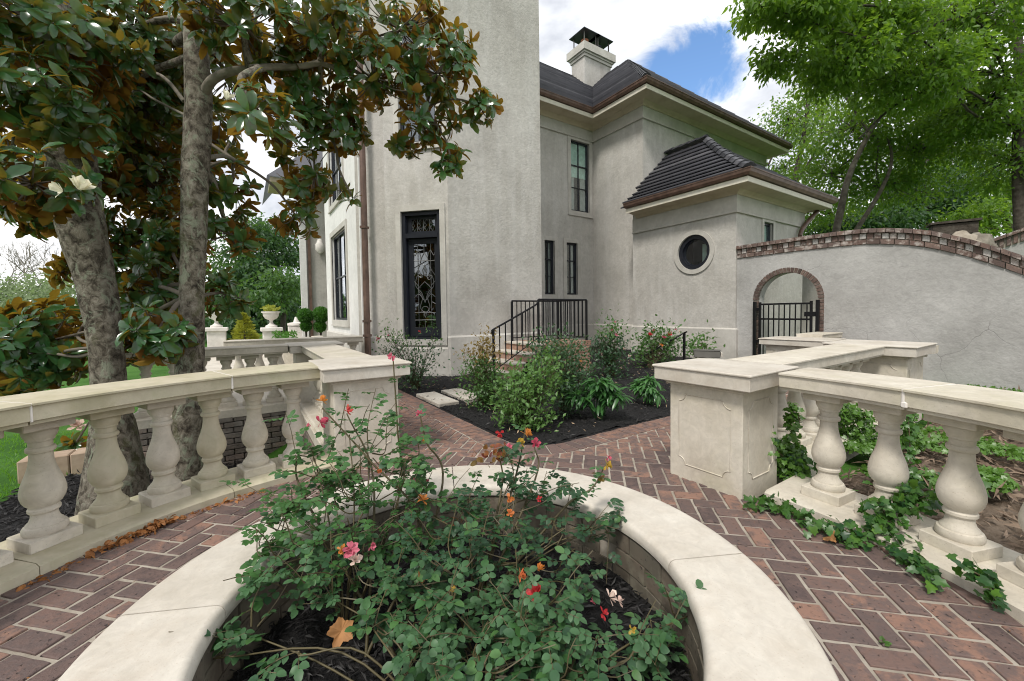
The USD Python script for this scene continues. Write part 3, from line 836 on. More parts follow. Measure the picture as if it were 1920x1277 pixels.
for c in cells:
    if inner.contains(c):
        pieces.append(c)
    elif inner.intersects(c):
        g = c.intersection(inner)
        for g in (g.geoms if hasattr(g, "geoms") else [g]):
            if g.geom_type == "Polygon" and g.area > 0.0012:
                pieces.append(Polygon(g.simplify(0.002).exterior))
pieces += edge_cells
cen = A([[*p.centroid.coords[0], 0.0] for p in pieces])
q = project(cen)
score = np.where(in_view(cen, 0), np.sqrt([p.area for p in pieces]) / np.maximum(q[:, 2], 0.3), -1)
order = np.argsort(-score)
restm = MB()
for rank, i in enumerate(order):
    vf = paver(pieces[i], rg, fine=rank < 420)
    if rank < 300:
        raw(path_prim, "brick", vf[0], vf[1], K["brick"])
    else:
        restm.merge(vf)
raw(path_prim, "bricks", restm.v, restm.f, K["brick"], kind="stuff")


# ------------------------------------------------------------------ mulch beds
def bumpy_sheet(poly, z0, step, amp, seed, dome=0.0):
    x0, y0, x1, y1 = poly.bounds
    xs, ys = np.arange(x0, x1 + step, step), np.arange(y0, y1 + step, step)
    X, Y = np.meshgrid(xs, ys, indexing="ij")
    P3 = np.stack([X, Y, 0 * X], -1).reshape(-1, 3)
    ins = shapely.contains_xy(poly, P3[:, 0], P3[:, 1])
    h = z0 + amp * (noise3(P3, 9.0, seed) - 0.5) * 2 + amp * 0.8 * (noise3(P3, 30.0, seed + 3) - 0.5) * 2
    v = P3.copy()
    v[:, 2] = h
    n = len(ys)
    i, j = np.meshgrid(np.arange(len(xs) - 1), np.arange(n - 1), indexing="ij")
    a = (i * n + j).ravel()
    ok = ins[a] & ins[a + n] & ins[a + n + 1] & ins[a + 1]
    a = a[ok]
    f = np.vstack([np.stack([a, a + n, a + n + 1], 1), np.stack([a, a + n + 1, a + 1], 1)])
    return v, f


def chips(poly, n, z, rng, size=(0.03, 0.09), zr=0.02):
    x0, y0, x1, y1 = poly.bounds
    p = np.stack([rng.uniform(x0, x1, n * 3), rng.uniform(y0, y1, n * 3)], 1)
    p = p[shapely.contains_xy(poly, p[:, 0], p[:, 1])][:n]
    n = len(p)
    base = np.c_[p, z + rng.uniform(-0.2, 1, n) * zr]
    d = rdir(n, rng)
    d[:, 2] *= 0.28
    up = rdir(n, rng, 0.2)
    L = rng.uniform(*size, n)
    return leaves(base, d, up, L, L * rng.uniform(0.12, 0.3, n))


bed_prim = mesh(None, "mulch_bed", bumpy_sheet(bed, 0.005, 0.035, 0.022, 1), K["mulch"], kind="structure")
mesh(bed_prim, "mulch_base", flat_poly(bed, -0.002, 0.02), K["mulch"])
vs, f = chips(bed, 16000, 0.015, rg, (0.02, 0.07), 0.03)
raw(bed_prim, "mulch_chips", *soup(vs, f), K["chip"], kind="stuff")
lowbed = Polygon([(-2.3, 2.5), (-2.5, 5.4), (-2.2, 7.3), (0.72, 7.3), (0.72, 3.8), (-0.4, 4.0), (-1.2, 3.4), (-1.7, 2.2)])
low_prim = mesh(None, "lower_mulch_bed", bumpy_sheet(lowbed, -0.70, 0.035, 0.03, 2), K["mulch"], kind="structure")
vs, f = chips(lowbed, 9000, -0.69, rg, (0.03, 0.11), 0.04)
raw(low_prim, "mulch_chips", *soup(vs, f), K["chip"], kind="stuff")
litterbed = Polygon([(2.95, -1.5), (3.3, 0.2), (3.5, 1.2), (9.9, 1.2), (9.9, -6.0), (2.0, -6.0)])
lit_prim = mesh(None, "litter_ground", bumpy_sheet(litterbed, -0.10, 0.06, 0.04, 4), K["litter_soil"], kind="structure")
vs, f = chips(litterbed, 12000, -0.07, rg, (0.05, 0.17), 0.05)
raw(lit_prim, "leaf_litter", *soup(vs, f), K["litter"], kind="stuff")

# fallen leaves on the mulch of the bed
vs, f = chips(bed.intersection(sbox(2.2, 3.0, 8.2, 7.4)), 420, 0.065, rg, (0.03, 0.065), 0.015)
vs2, _ = chips(bed.intersection(sbox(2.2, 3.0, 8.2, 7.4)), 0, 0.04, rg)
fl = raw(None, "fallen_leaves", *soup(vs, f), K["tan"], kind="stuff")
tag(fl, "small tan fallen leaves scattered over the black mulch of the corner bed", "leaves")

# ------------------------------------------------------------------ lawn and terrace on the left
lawn = Polygon([(-9, 4.5), (-2.55, 5.4), (-2.25, 7.35), (-1.0, 7.6), (-1.0, 9.5), (-14, 16)])
x0, y0, x1, y1 = lawn.bounds
p = np.stack([rg.uniform(x0, x1, 30000), rg.uniform(y0, y1, 30000)], 1)
p = p[shapely.contains_xy(lawn, p[:, 0], p[:, 1])]
d = rdir(len(p), rg, 0.3)
d[:, 2] += 0.6
vs, f = leaves(np.c_[p, np.full(len(p), -0.75)], d, rdir(len(p), rg), rg.uniform(0.05, 0.10, len(p)), rg.uniform(0.010, 0.018, len(p)))
gr = raw(None, "lawn_grass", *soup(vs, f), K["grassblade"], kind="stuff")
tag(gr, "bright green lawn grass beyond the mulch at the far left", "grass")
mesh(None, "terrace_floor", box2(-1.2, 2.6, 7.0, 21.0, -0.9, -0.006), K["paving"], kind="structure")

# ================================================================== the house
house = thing("house", "large two storey grey stucco house with dark tiled hip roofs and a tall stair tower", "house")
HP = str(house.GetPath())
s2 = math.sqrt(0.5)


def wallpart(name, outer, holes, origin, u, mat="stucco", thick=0.25):
    return mesh(house, name, slab(outer, holes, thick, origin, u), K[mat])


DO = A([2.51, 8.53, 0])
DU = A([s2, -s2, 0])
DN = A([-s2, -s2, 0])
wallpart("tower_wall", rect(0.0, 2.37, -0.3, 13), [], (3.49, 7.55, 0), (1, 0, 0))
wallpart("tower_door_wall", rect(0.0, 1.386, -0.3, 13), [rect(0.354, 1.205, 0.76, 3.40), rect(0.36, 1.16, 4.78, 7.2)], DO, DU)
wallpart("tower_return_wall", rect(-0.72, 0.0, -0.3, 13), [], DO - DN * 0.07, DU)
mesh(house, "tower_side_wall", box2(5.61, 5.859, 7.80, 10.7, -0.3, 13), K["stucco"])
wallpart("wing_wall", rect(0, 4.34, -0.3, 13), [rect(1.0, 2.92, 1.15, 3.45), rect(1.0, 2.75, 4.3, 6.9)], (2.1, 13.3, 0), (0, -1, 0), "white_render")
mesh(house, "wing_wall", box2(2.35, 5.6, 13.05, 13.299, -0.3, 13), K["stucco"])
wallpart("back_wall", rect(0, 4.84, -0.3, 7.97), [rect(2.56, 3.0, 1.88, 3.70), rect(3.54, 4.05, 1.88, 3.70), rect(3.77, 4.65, 4.83, 7.28)], (5.86, 10.7, 0), (1, 0, 0))
wallpart("annex_front_wall", rect(0, 2.2, -0.3, 7.97), [], (10.7, 10.7, 0), (0, -1, 0))
wallpart("annex_side_wall", rect(0, 7.748, -0.3, 7.97), [], (10.951, 8.5, 0), (1, 0, 0))
wallpart("porch_front_wall", rect(0, 3.13, -0.3, 4.3), [circ(2.02, 2.83, 0.465)], (10.05, 8.35, 0), (0, -1, 0))
wallpart("porch_side_wall", rect(0, 3.498, -0.3, 4.3), [rect(1.109, 1.619, 2.4, 3.58)], (10.301, 5.22, 0), (1, 0, 0))
mesh(house, "porch_left_wall", box2(10.301, 10.699, 8.10, 8.349, -0.3, 4.3), K["stucco"])
mesh(house, "porch_back_wall", box2(13.55, 13.799, 5.471, 8.49, -0.3, 4.3), K["stucco"])
mesh(house, "annex_end_wall", box2(18.45, 18.699, 8.751, 20, -0.3, 7.97), K["stucco"])
# plinth course round the house
wtp = lambda z1: [(-0.02, -0.35), (0.045, -0.35), (0.045, z1 - 0.035), (0.006, z1), (-0.02, z1)]
e0, e1 = DO[:2] + DU[:2] * 0.20, DO[:2] + DU[:2] * 1.345
mesh(house, "base_course", sweep([(2.1, 13.3), (2.1, 8.96), tuple(DO[:2] - DU[:2] * 0.02 + 0.05), tuple(DO[:2] + DU[:2] * 0.0), tuple(e0)], wtp(0.83)), K["stucco_trim"])
mesh(house, "base_course", sweep([tuple(e1), (3.49, 7.55), (5.86, 7.55), (5.86, 10.7), (10.7, 10.7), (10.7, 8.35), (10.05, 8.35), (10.05, 5.22), (10.3, 5.22)], wtp(0.83)), K["stucco_trim"])
mesh(house, "base_course", sweep([tuple(DO[:2] + DU[:2] * 0.203), tuple(DO[:2] + DU[:2] * 1.342)], wtp(0.6)), K["stucco_trim"])
mesh(house, "footing", sweep([(2.2, 8.7), (2.56, 8.6), (3.49, 7.62), (5.7, 7.6)], [(0, -0.3), (0.10, -0.3), (0.10, 0.07), (0, 0.07)]), K["stucco_trim"])


def opening(parent, origin, u, x0, x1, z0, z1, trim=0.11, frame="navy", fw=0.055, cols=2, rows=3, blind=None, curtain=False, name="window", sill=True, deep=0.09, glass="glass", arch=None):
    "surround, frame, glazing bars, panes and what is behind them, in one window part"
    u = A(u, float)
    n = np.cross(u, [0, 0, 1.0])
    o = A(origin, float)
    L = lambda s, z, d: o + u * s + A([0, 0, z]) + n * d
    ang = math.atan2(u[1], u[0])

    def bar(mb, s0, s1, za, zb, d0, d1, ch=0.0):
        c = L((s0 + s1) / 2, (za + zb) / 2, (d0 + d1) / 2)
        mb.merge(bx(c, (abs(s1 - s0), abs(d1 - d0), abs(zb - za)), ang, ch))
        return mb
    w = None
    if trim:
        mb = MB()
        t = trim
        bar(mb, x0 - t, x0, z0 - t, z1 + t, -0.02, 0.026)
        bar(mb, x1, x1 + t, z0 - t, z1 + t, -0.02, 0.026)
        bar(mb, x0, x1, z1, z1 + t, -0.02, 0.026)
        bar(mb, x0, x1, z0 - t, z0, -0.02, 0.026)
        if sill:
            bar(mb, x0 - t - 0.01, x1 + t + 0.01, z0 - t - 0.035, z0 - t - 0.001, -0.02, 0.05)
        w = mesh(parent, name, mb, K["stucco_trim"])
    mb = MB()
    bar(mb, x0, x0 + fw, z0, z1, -deep - 0.06, -deep + 0.03)
    bar(mb, x1 - fw, x1, z0, z1, -deep - 0.06, -deep + 0.03)
    bar(mb, x0 + fw, x1 - fw, z1 - fw, z1, -deep - 0.06, -deep + 0.03)
    bar(mb, x0 + fw, x1 - fw, z0, z0 + fw, -deep - 0.06, -deep + 0.03)
    if w is None:
        w = mesh(parent, name, mb, K[frame])
    else:
        mesh(w, "frame", mb, K[frame])
    a0, a1, b0, b1 = x0 + fw, x1 - fw, z0 + fw, z1 - fw
    g = 0.012
    for i in range(1, cols):
        s = a0 + (a1 - a0) * i / cols
        mesh(w, "glazing_bar", bar(MB(), s - g, s + g, b0, b1, -deep - 0.035, -deep + 0.012), K[frame])
    for i in range(1, rows):
        z = b0 + (b1 - b0) * i / rows
        k = 0.02 if i == rows - 1 else g
        mesh(w, "glazing_bar", bar(MB(), a0, a1, z - k, z + k, -deep - 0.034, -deep + 0.016), K[frame])
    for i in range(cols):
        for j in range(rows):
            s0, s1 = a0 + (a1 - a0) * i / cols + g, a0 + (a1 - a0) * (i + 1) / cols - g
            za, zb = b0 + (b1 - b0) * j / rows + g, b0 + (b1 - b0) * (j + 1) / rows - g
            mesh(w, "pane", bar(MB(), s0, s1, za, zb, -deep - 0.02, -deep - 0.012), K[glass])
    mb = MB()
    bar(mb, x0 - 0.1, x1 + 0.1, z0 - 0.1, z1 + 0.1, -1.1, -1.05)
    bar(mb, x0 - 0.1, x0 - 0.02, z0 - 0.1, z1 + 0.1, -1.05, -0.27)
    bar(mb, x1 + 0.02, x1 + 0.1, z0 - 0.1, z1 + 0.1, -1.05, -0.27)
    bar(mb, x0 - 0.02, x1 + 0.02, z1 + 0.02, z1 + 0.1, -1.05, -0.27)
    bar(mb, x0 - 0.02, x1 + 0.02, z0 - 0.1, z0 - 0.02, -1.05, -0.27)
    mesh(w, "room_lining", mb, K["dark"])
    if blind:
        mesh(w, "blind", bar(MB(), a0, a1, z1 - (z1 - z0) * blind, z1, -deep - 0.055, -deep - 0.045), K["blind"])
    if curtain:
        pts = [(s, 0.03 * math.sin(s * 60)) for s in np.linspace(a0, a0 + (a1 - a0) * 0.42, 18)]
        for lo, hi in ((0.0, 0.3), (0.68, 1.0)):
            ss = np.linspace(a0 + (a1 - a0) * lo, a0 + (a1 - a0) * hi, 16)
            v = [L(s, z, -deep - 0.075 + 0.018 * math.sin(s * 70)) for z in (z0, z1) for s in ss]
            f = []
            for i in range(15):
                f += [[i, i + 1, i + 17], [i, i + 17, i + 16]]
            mesh(w, "curtain", (A(v), A(f)), K["curtain"])
    return w


BO, BU = (5.86, 10.7, 0), (1, 0, 0)
opening(house, BO, BU, 2.56, 3.0, 1.88, 3.70, trim=0.14, cols=2, rows=3, curtain=True, fw=0.06)
opening(house, BO, BU, 3.54, 4.05, 1.88, 3.70, trim=0.14, cols=2, rows=3, curtain=True, fw=0.06)
opening(house, BO, BU, 3.77, 4.65, 4.83, 7.28, trim=0.14, cols=2, rows=3, blind=0.5, curtain=True, fw=0.06)
WO, WU = (2.1, 13.3, 0), (0, -1, 0)
opening(house, WO, WU, 1.0, 2.92, 1.15, 3.45, trim=0.13, cols=3, rows=2, fw=0.06)
opening(house, WO, WU, 1.0, 2.75, 4.3, 6.9, trim=0.13, cols=2, rows=3, fw=0.06)
opening(house, DO, DU, 0.36, 1.16, 4.78, 7.2, trim=0.12, cols=2, rows=3, fw=0.05)
opening(house, (10.05, 5.22, 0), (1, 0, 0), 1.36, 1.87, 2.4, 3.58, trim=0.10, cols=1, rows=1, blind=0.9, fw=0.05)

# round window of the porch
cw = A([10.05, 6.33, 2.83])


def ringmesh(r0, r1, d0, d1, n=48):
    a = np.arange(n) * 2 * np.pi / n
    v = []
    for d, r in ((d0, r0), (d0, r1), (d1, r1), (d1, r0)):
        v.append(np.stack([np.full(n, -d), -r * np.cos(a), r * np.sin(a)], 1) + cw)
    v = np.vstack(v)
    f = []
    for k in range(4):
        for i in range(n):
            p, q_ = k * n + i, k * n + (i + 1) % n
            p2, q2 = ((k + 1) % 4) * n + i, ((k + 1) % 4) * n + (i + 1) % n
            f += [[p, q_, q2], [p, q2, p2]]
    return v, A(f)


rw = mesh(house, "round_window", ringmesh(0.462, 0.58, -0.02, 0.035), K["stucco_trim"], smooth=35)
mesh(rw, "frame", ringmesh(0.36, 0.461, -0.16, -0.03), K["navy"], smooth=35)
mesh(rw, "frame", ringmesh(0.33, 0.359, -0.16, -0.10), K["navy"], smooth=35)
a = np.arange(40) * 2 * np.pi / 40
dv = np.vstack([np.stack([np.full(40, 0.13), -0.335 * np.cos(a), 0.335 * np.sin(a)], 1) + cw, [cw + A([0.13, 0, 0])]])
mesh(rw, "pane", (dv, A([[40, i, (i + 1) % 40] for i in range(40)])), K["glass"])
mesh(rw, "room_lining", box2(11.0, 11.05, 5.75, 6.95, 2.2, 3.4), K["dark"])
mesh(rw, "curtain", box2(10.6, 10.62, 6.3, 6.42, 2.3, 3.1), K["blind"])

# door of the tower: frame, transom light, leaded glass
DL = lambda s, z, d: DO + DU * s + A([0, 0, z]) + DN * d
DANG = math.atan2(DU[1], DU[0])


def dbar(mb, s0, s1, za, zb, d0, d1, ch=0.0):
    mb.merge(bx(DL((s0 + s1) / 2, (za + zb) / 2, (d0 + d1) / 2), (abs(s1 - s0), abs(d1 - d0), abs(zb - za)), DANG, ch))
    return mb


mb = MB()
dbar(mb, 0.24, 0.353, 0.64, 3.52, -0.02, 0.03)
dbar(mb, 1.206, 1.32, 0.64, 3.52, -0.02, 0.03)
dbar(mb, 0.353, 1.206, 3.401, 3.52, -0.02, 0.03)
dbar(mb, 0.353, 1.206, 0.64, 0.759, -0.02, 0.035)
mesh(house, "door_surround", mb, K["stucco_trim"])
mb = MB()
dbar(mb, 0.356, 0.43, 0.762, 3.398, -0.2, -0.03)
dbar(mb, 1.13, 1.203, 0.762, 3.398, -0.2, -0.03)
dbar(mb, 0.43, 1.13, 3.32, 3.398, -0.2, -0.03)
dbar(mb, 0.43, 1.13, 2.86, 2.955, -0.2, -0.02)
dbar(mb, 0.43, 1.13, 0.762, 0.80, -0.2, -0.02)
door = mesh(house, "door", mb, K["navy"])
mb = MB()
dbar(mb, 0.44, 0.55, 0.81, 2.85, -0.17, -0.12)
dbar(mb, 1.03, 1.12, 0.81, 2.85, -0.17, -0.12)
dbar(mb, 0.55, 1.03, 2.75, 2.85, -0.17, -0.12)
dbar(mb, 0.55, 1.03, 0.81, 1.0, -0.17, -0.12)
mesh(door, "door_leaf", mb, K["navy"])
mb = MB()
dbar(mb, 0.43, 0.53, 2.956, 3.32, -0.17, -0.12)
dbar(mb, 1.05, 1.13, 2.956, 3.32, -0.17, -0.12)
dbar(mb, 0.53, 1.05, 2.956, 3.01, -0.17, -0.12)
dbar(mb, 0.53, 1.05, 3.26, 3.32, -0.17, -0.12)
mesh(door, "transom_frame", mb, K["navy"])
mesh(door, "pane", dbar(MB(), 0.55, 1.03, 1.0, 2.75, -0.152, -0.146), K["door_glass"])
mesh(door, "transom_pane", dbar(MB(), 0.53, 1.05, 3.01, 3.26, -0.152, -0.146), K["door_glass"])
mesh(door, "coloured_pane", dbar(MB(), 0.57, 0.66, 1.50, 1.68, -0.144, -0.140), K["red_glass"])
mesh(door, "coloured_pane", dbar(MB(), 0.57, 0.65, 1.05, 1.2, -0.144, -0.140), K["yellow_glass"])
mesh(door, "coloured_pane", dbar(MB(), 0.8, 0.9, 1.05, 1.14, -0.144, -0.140), K["yellow_glass"])
lead = MB()


def came(pts, r=0.0055, closed=False):
    pts = list(pts) + ([pts[0]] if closed else [])
    lead.merge(tube([DL(0.55 + 0.48 * x, 1.0 + 1.75 * y, -0.136) for x, y in pts], r, 5))


for x in (0.2, 0.8):
    came([(x, 0), (x, 1)])
came([(0.5, 0), (0.5, 0.1)])
came([(0.5, 0.9), (0.5, 1)])
for y in (0.09, 0.18, 0.8):
    came([(0, y), (1, y)])
for m_ in (1, -1):
    X = lambda x: 0.5 + m_ * x
    came(spline([(X(0.0), 0.16), (X(0.22), 0.24), (X(0.12), 0.36), (X(0.3), 0.46), (X(0.0), 0.55)], 5))
    came(spline([(X(0.0), 0.3), (X(0.16), 0.42), (X(0.42), 0.5), (X(0.34), 0.62), (X(0.12), 0.6), (X(0.0), 0.72)], 5))
    came(spline([(X(0.5), 0.36), (X(0.28), 0.4), (X(0.06), 0.33)], 5))
    came(spline([(X(0.5), 0.62), (X(0.3), 0.7), (X(0.16), 0.82), (X(0.28), 0.92), (X(0.44), 0.86), (X(0.5), 0.9)], 5))
    came(spline([(X(0.0), 0.62), (X(0.1), 0.68), (X(0.0), 0.74)], 4))
    came(spline([(X(0.0), 0.74), (X(0.2), 0.78), (X(0.0), 0.9)], 4))
    came(spline([(X(0.0), 0.12), (X(0.12), 0.2), (X(0.3), 0.18), (X(0.3), 0.3), (X(0.5), 0.28)], 4))
    came([(X(0.3), 0.5), (X(0.5), 0.56)])
    came([(X(0.3), 0.0), (X(0.3), 0.18)])
    came([(X(0.12), 0.6), (X(0.3), 0.7)])
a = np.linspace(0, 2 * np.pi, 17)
came([(0.5 + 0.15 * math.cos(t), 0.22 + 0.035 * math.sin(t)) for t in a])
came([(0.72 + 0.1 * math.cos(t), 0.6 + 0.025 * math.sin(t)) for t in a])
for x0_, x1_ in ((0.0, 0.24), (0.24, 0.5), (0.5, 0.76), (0.76, 1.0)):
    tl = lambda x, y: DL(0.53 + 0.52 * x, 3.01 + 0.25 * y, -0.136)
    xm = (x0_ + x1_) / 2
    lead.merge(tube([tl(x0_, 0.5), tl(xm, 1), tl(x1_, 0.5), tl(xm, 0), tl(x0_, 0.5)], 0.005, 5))
    lead.merge(tube([tl(x1_, 0), tl(x1_, 1)], 0.005, 5))
    lead.merge(tube([tl(x0_, 0.1), tl(xm, 0.5), tl(x0_, 0.9)], 0.004, 5))
mesh(door, "leading", lead, K["lead"])
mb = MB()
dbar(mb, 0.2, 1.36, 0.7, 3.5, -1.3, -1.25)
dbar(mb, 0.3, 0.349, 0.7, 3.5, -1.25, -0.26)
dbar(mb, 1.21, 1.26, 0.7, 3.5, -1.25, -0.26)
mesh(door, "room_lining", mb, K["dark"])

# upper eaves, gutter and roof
EP = [(5.87, 10.7), (10.7, 10.7), (10.7, 8.5), (18.7, 8.5), (18.7, 20)]
mesh(house, "frieze", sweep(EP, [(-0.02, 7.37), (0.055, 7.37), (0.055, 7.41), (0.035, 7.43), (0.035, 7.75), (-0.02, 7.75)]), K["stucco_trim"])
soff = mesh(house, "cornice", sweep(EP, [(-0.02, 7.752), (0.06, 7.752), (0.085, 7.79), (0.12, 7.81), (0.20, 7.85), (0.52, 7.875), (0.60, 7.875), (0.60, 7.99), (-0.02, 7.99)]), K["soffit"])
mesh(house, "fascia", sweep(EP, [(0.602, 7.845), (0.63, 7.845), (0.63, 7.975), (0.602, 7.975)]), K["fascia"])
GUT = lambda o, z: [(o, z), (o + 0.07, z), (o + 0.125, z + 0.05), (o + 0.14, z + 0.12), (o + 0.15, z + 0.12), (o + 0.15, z + 0.14), (o, z + 0.14)]
mesh(house, "gutter", sweep(EP, GUT(0.60, 7.995)), K["copper"])
roof = mesh(house, "roof", sweep(EP, [(0.62, 8.10), (0.62, 8.06), (-3.94, 12.28), (-3.94, 12.34)]), K["slate"])
NC = 22
for i in range(NC):
    t0, t1 = 4.6 * i / NC, 4.6 * (i + 1) / NC
    o0, o1, z0, z1 = 0.68 - t0, 0.68 - t1 - 0.02, 8.10 + 0.93 * t0, 8.10 + 0.93 * t1
    mesh(roof, "tile_course", sweep(EP, [(o0 - 0.05, z0 + 0.045), (o0 - 0.04, z0 + 0.075), (o0, z0 + 0.085), (o0, z0 + 0.135), (o1, z1 + 0.02), (o1, z1 - 0.03)]), K["slate"])


def hip_tiles(parent, p, q, n, w=0.13, mat="slate"):
    p, q = A(p, float), A(q, float)
    for k in range(n):
        a_, b_ = p + (q - p) * (k / n), p + (q - p) * ((k + 1.12) / n)
        d = unit(q - p)
        s = unit(np.cross(d, [0, 0, 1.0]))
        up = np.cross(s, d)
        prof = [(-w, -0.045), (-w * 0.55, 0.03), (0, 0.055), (w * 0.55, 0.03), (w, -0.045), (0, -0.03)]
        v = [a_ + s * x + up * (z + 0.02) for x, z in prof] + [b_ + s * x * 0.86 + up * (z - 0.005) for x, z in prof]
        f = []
        for i in range(6):
            j = (i + 1) % 6
            f += [[i, j, j + 6], [i, j + 6, i + 6]]
        f += [[0, 1, 5], [1, 2, 5], [2, 3, 5], [3, 4, 5], [6, 11, 7], [7, 11, 8], [8, 11, 9], [9, 11, 10]]
        mesh(parent, "hip_tile", (A(v), A(f)), K[mat])


hip_tiles(roof, (10.02, 7.82, 8.17), (14.64, 12.44, 12.45), 20, 0.14)
hip_tiles(roof, (19.36, 7.84, 8.17), (14.7, 12.44, 12.45), 12, 0.14)
hip_tiles(roof, (14.67, 12.5, 12.45), (14.67, 19.5, 12.45), 14, 0.14)
hip_tiles(roof, (5.9, 14.66, 12.38), (14.5, 14.66, 12.4), 20, 0.12)

# chimney standing in the valley
cx = 13.2
cc_ = on(0, cx, 1096, 120)
cy0 = cc_[1]
ctop = on(0, cx, 1096, 99)[2]
cy1 = on(0, cx, 1072, 140)[1]
cx1 = on(1, cy0, 1145, 130)[0]
chim = mesh(house, "chimney", box2(cx, cx1, cy0, cy1, 9.6, ctop - 0.02), K["stucco"])
mb = MB()
for dz0, dz1, o in ((-0.12, 0.0, 0.05), (0.002, 0.08, 0.10), (0.082, 0.42, 0.17)):
    mb.merge(box2(cx - o, cx1 + o, cy0 - o, cy1 + o, ctop + dz0, ctop + dz1))
mesh(chim, "cap_moulding", mb, K["stucco_trim"])
for k in range(2):
    xa, xb = cx + 0.08 + k * (cx1 - cx) * 0.5, cx + (k + 0.93) * (cx1 - cx) * 0.5
    ya, yb = cy0 + 0.08, cy1 - 0.08
    z = ctop + 0.42
    mb = MB()
    for (px, py) in ((xa, ya), (xb, ya), (xb, yb), (xa, yb)):
        mb.merge(box2(px - 0.02, px + 0.02, py - 0.02, py + 0.02, z, z + 0.66))
    mesh(chim, "cowl_leg", mb, K["greybox"])
    mesh(chim, "flue", lathe([(0.16, z - 0.02), (0.16, z + 0.42), (0.18, z + 0.43), (0.18, z + 0.5), (0.12, z + 0.5)], 20, ((xa + xb) / 2, (ya + yb) / 2, 0)), K["terracotta" if k == 0 else "chipcap"], smooth=40)
    e = 0.16
    v = A([[xa - e, ya - e, z + 0.64], [xb + e, ya - e, z + 0.64], [xb + e, yb + e, z + 0.64], [xa - e, yb + e, z + 0.64],
           [xa - e, ya - e, z + 0.67], [xb + e, ya - e, z + 0.67], [xb + e, yb + e, z + 0.67], [xa - e, yb + e, z + 0.67],
           [(xa + xb) / 2, (ya + yb) / 2 - 0.1, z + 0.92], [(xa + xb) / 2, (ya + yb) / 2 + 0.1, z + 0.92]])
    f = A([[0, 2, 1], [0, 3, 2], [0, 1, 5], [0, 5, 4], [1, 2, 6], [1, 6, 5], [2, 3, 7], [2, 7, 6], [3, 0, 4], [3, 4, 7],
           [4, 5, 8], [5, 6, 9], [5, 9, 8], [6, 7, 9], [7, 4, 8], [7, 8, 9]])
    mesh(chim, "cowl", (v, f), K["chipcap"])

# porch eaves and roof
PPE = [(10.05, 8.18), (10.05, 5.22), (13.8, 5.22), (13.8, 8.48)]
PPW = [(10.05, 8.345), (10.05, 5.22), (13.8, 5.22), (13.8, 8.48)]
mesh(house, "frieze", sweep(PPW, [(-0.02, 3.65), (0.05, 3.65), (0.05, 3.685), (0.03, 3.70), (0.03, 4.075), (-0.02, 4.075)]), K["stucco_trim"])
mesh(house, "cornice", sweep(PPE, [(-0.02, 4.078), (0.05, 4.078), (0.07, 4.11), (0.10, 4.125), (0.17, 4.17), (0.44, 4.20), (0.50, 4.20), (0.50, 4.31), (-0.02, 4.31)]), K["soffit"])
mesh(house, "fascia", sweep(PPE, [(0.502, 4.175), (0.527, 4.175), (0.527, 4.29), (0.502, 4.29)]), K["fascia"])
mesh(house, "gutter", sweep(PPE, GUT(0.50, 4.312)), K["copper"])
pz = lambda t: float(np.interp(t, [0, 0.5, 1.0, 1.5, 2.0, 2.45], [4.44, 4.79, 5.18, 5.60, 6.03, 6.46]))
proof = mesh(house, "roof", sweep([(10.05, 8.40), (10.05, 5.22), (13.8, 5.22), (13.8, 8.48)], [(0.5, 4.40), (0.5, 4.36), (-0.6, 4.85), (-0.6, 4.9)]), K["slate"])
N2 = 11
for i in range(N2):
    t0, t1 = 2.42 * i / N2, 2.42 * (i + 1) / N2
    ys = 8.25 if t0 < 0.8 else 8.49
    o0, o1, z0, z1 = 0.60 - t0, 0.60 - t1 - 0.02, pz(t0), pz(t1)
    mesh(proof, "tile_course", sweep([(10.05, ys), (10.05, 5.22), (13.8, 5.22), (13.8, 8.48)], [(o0 - 0.05, z0 + 0.015), (o0 - 0.035, z0 + 0.035), (o0, z0 + 0.038), (o0, z0 + 0.066), (o1, z1 + 0.015), (o1, z1 - 0.03)]), K["slate"])
hp = [A([9.45 + t, 4.62 + t, pz(t) + 0.04]) for t in np.linspace(0, 2.42, 11)]
for k in range(10):
    hip_tiles(proof, hp[k], hp[k + 1], 1, 0.15)
hip_tiles(proof, (11.88, 7.05, 6.54), (11.88, 8.49, 6.54), 5, 0.15)
# downspouts
ds = [on(1, 5.0, 1545, 377), on(1, 5.05, 1536, 392), on(1, 5.1, 1503, 432), on(1, 5.1, 1500, 470)]
mesh(house, "downspout", tube(spline(ds, 4), 0.06, 8), K["copper"], smooth=40)
mb = MB()
mb.merge(bx((2.13, 8.72, 4.4), (0.10, 0.12, 8.8), -math.pi / 4, 0.02))
dsp = mesh(house, "downspout", mb, K["copper"])
for z in (0.85, 1.15, 3.1, 5.0):
    mesh(dsp, "bracket", bx((2.13, 8.72, z), (0.125, 0.145, 0.05), -math.pi / 4), K["copper"])
mesh(house, "gutter", box2(5.86, 6.02, 9.6, 10.6, 8.2, 8.9), K["copper"])
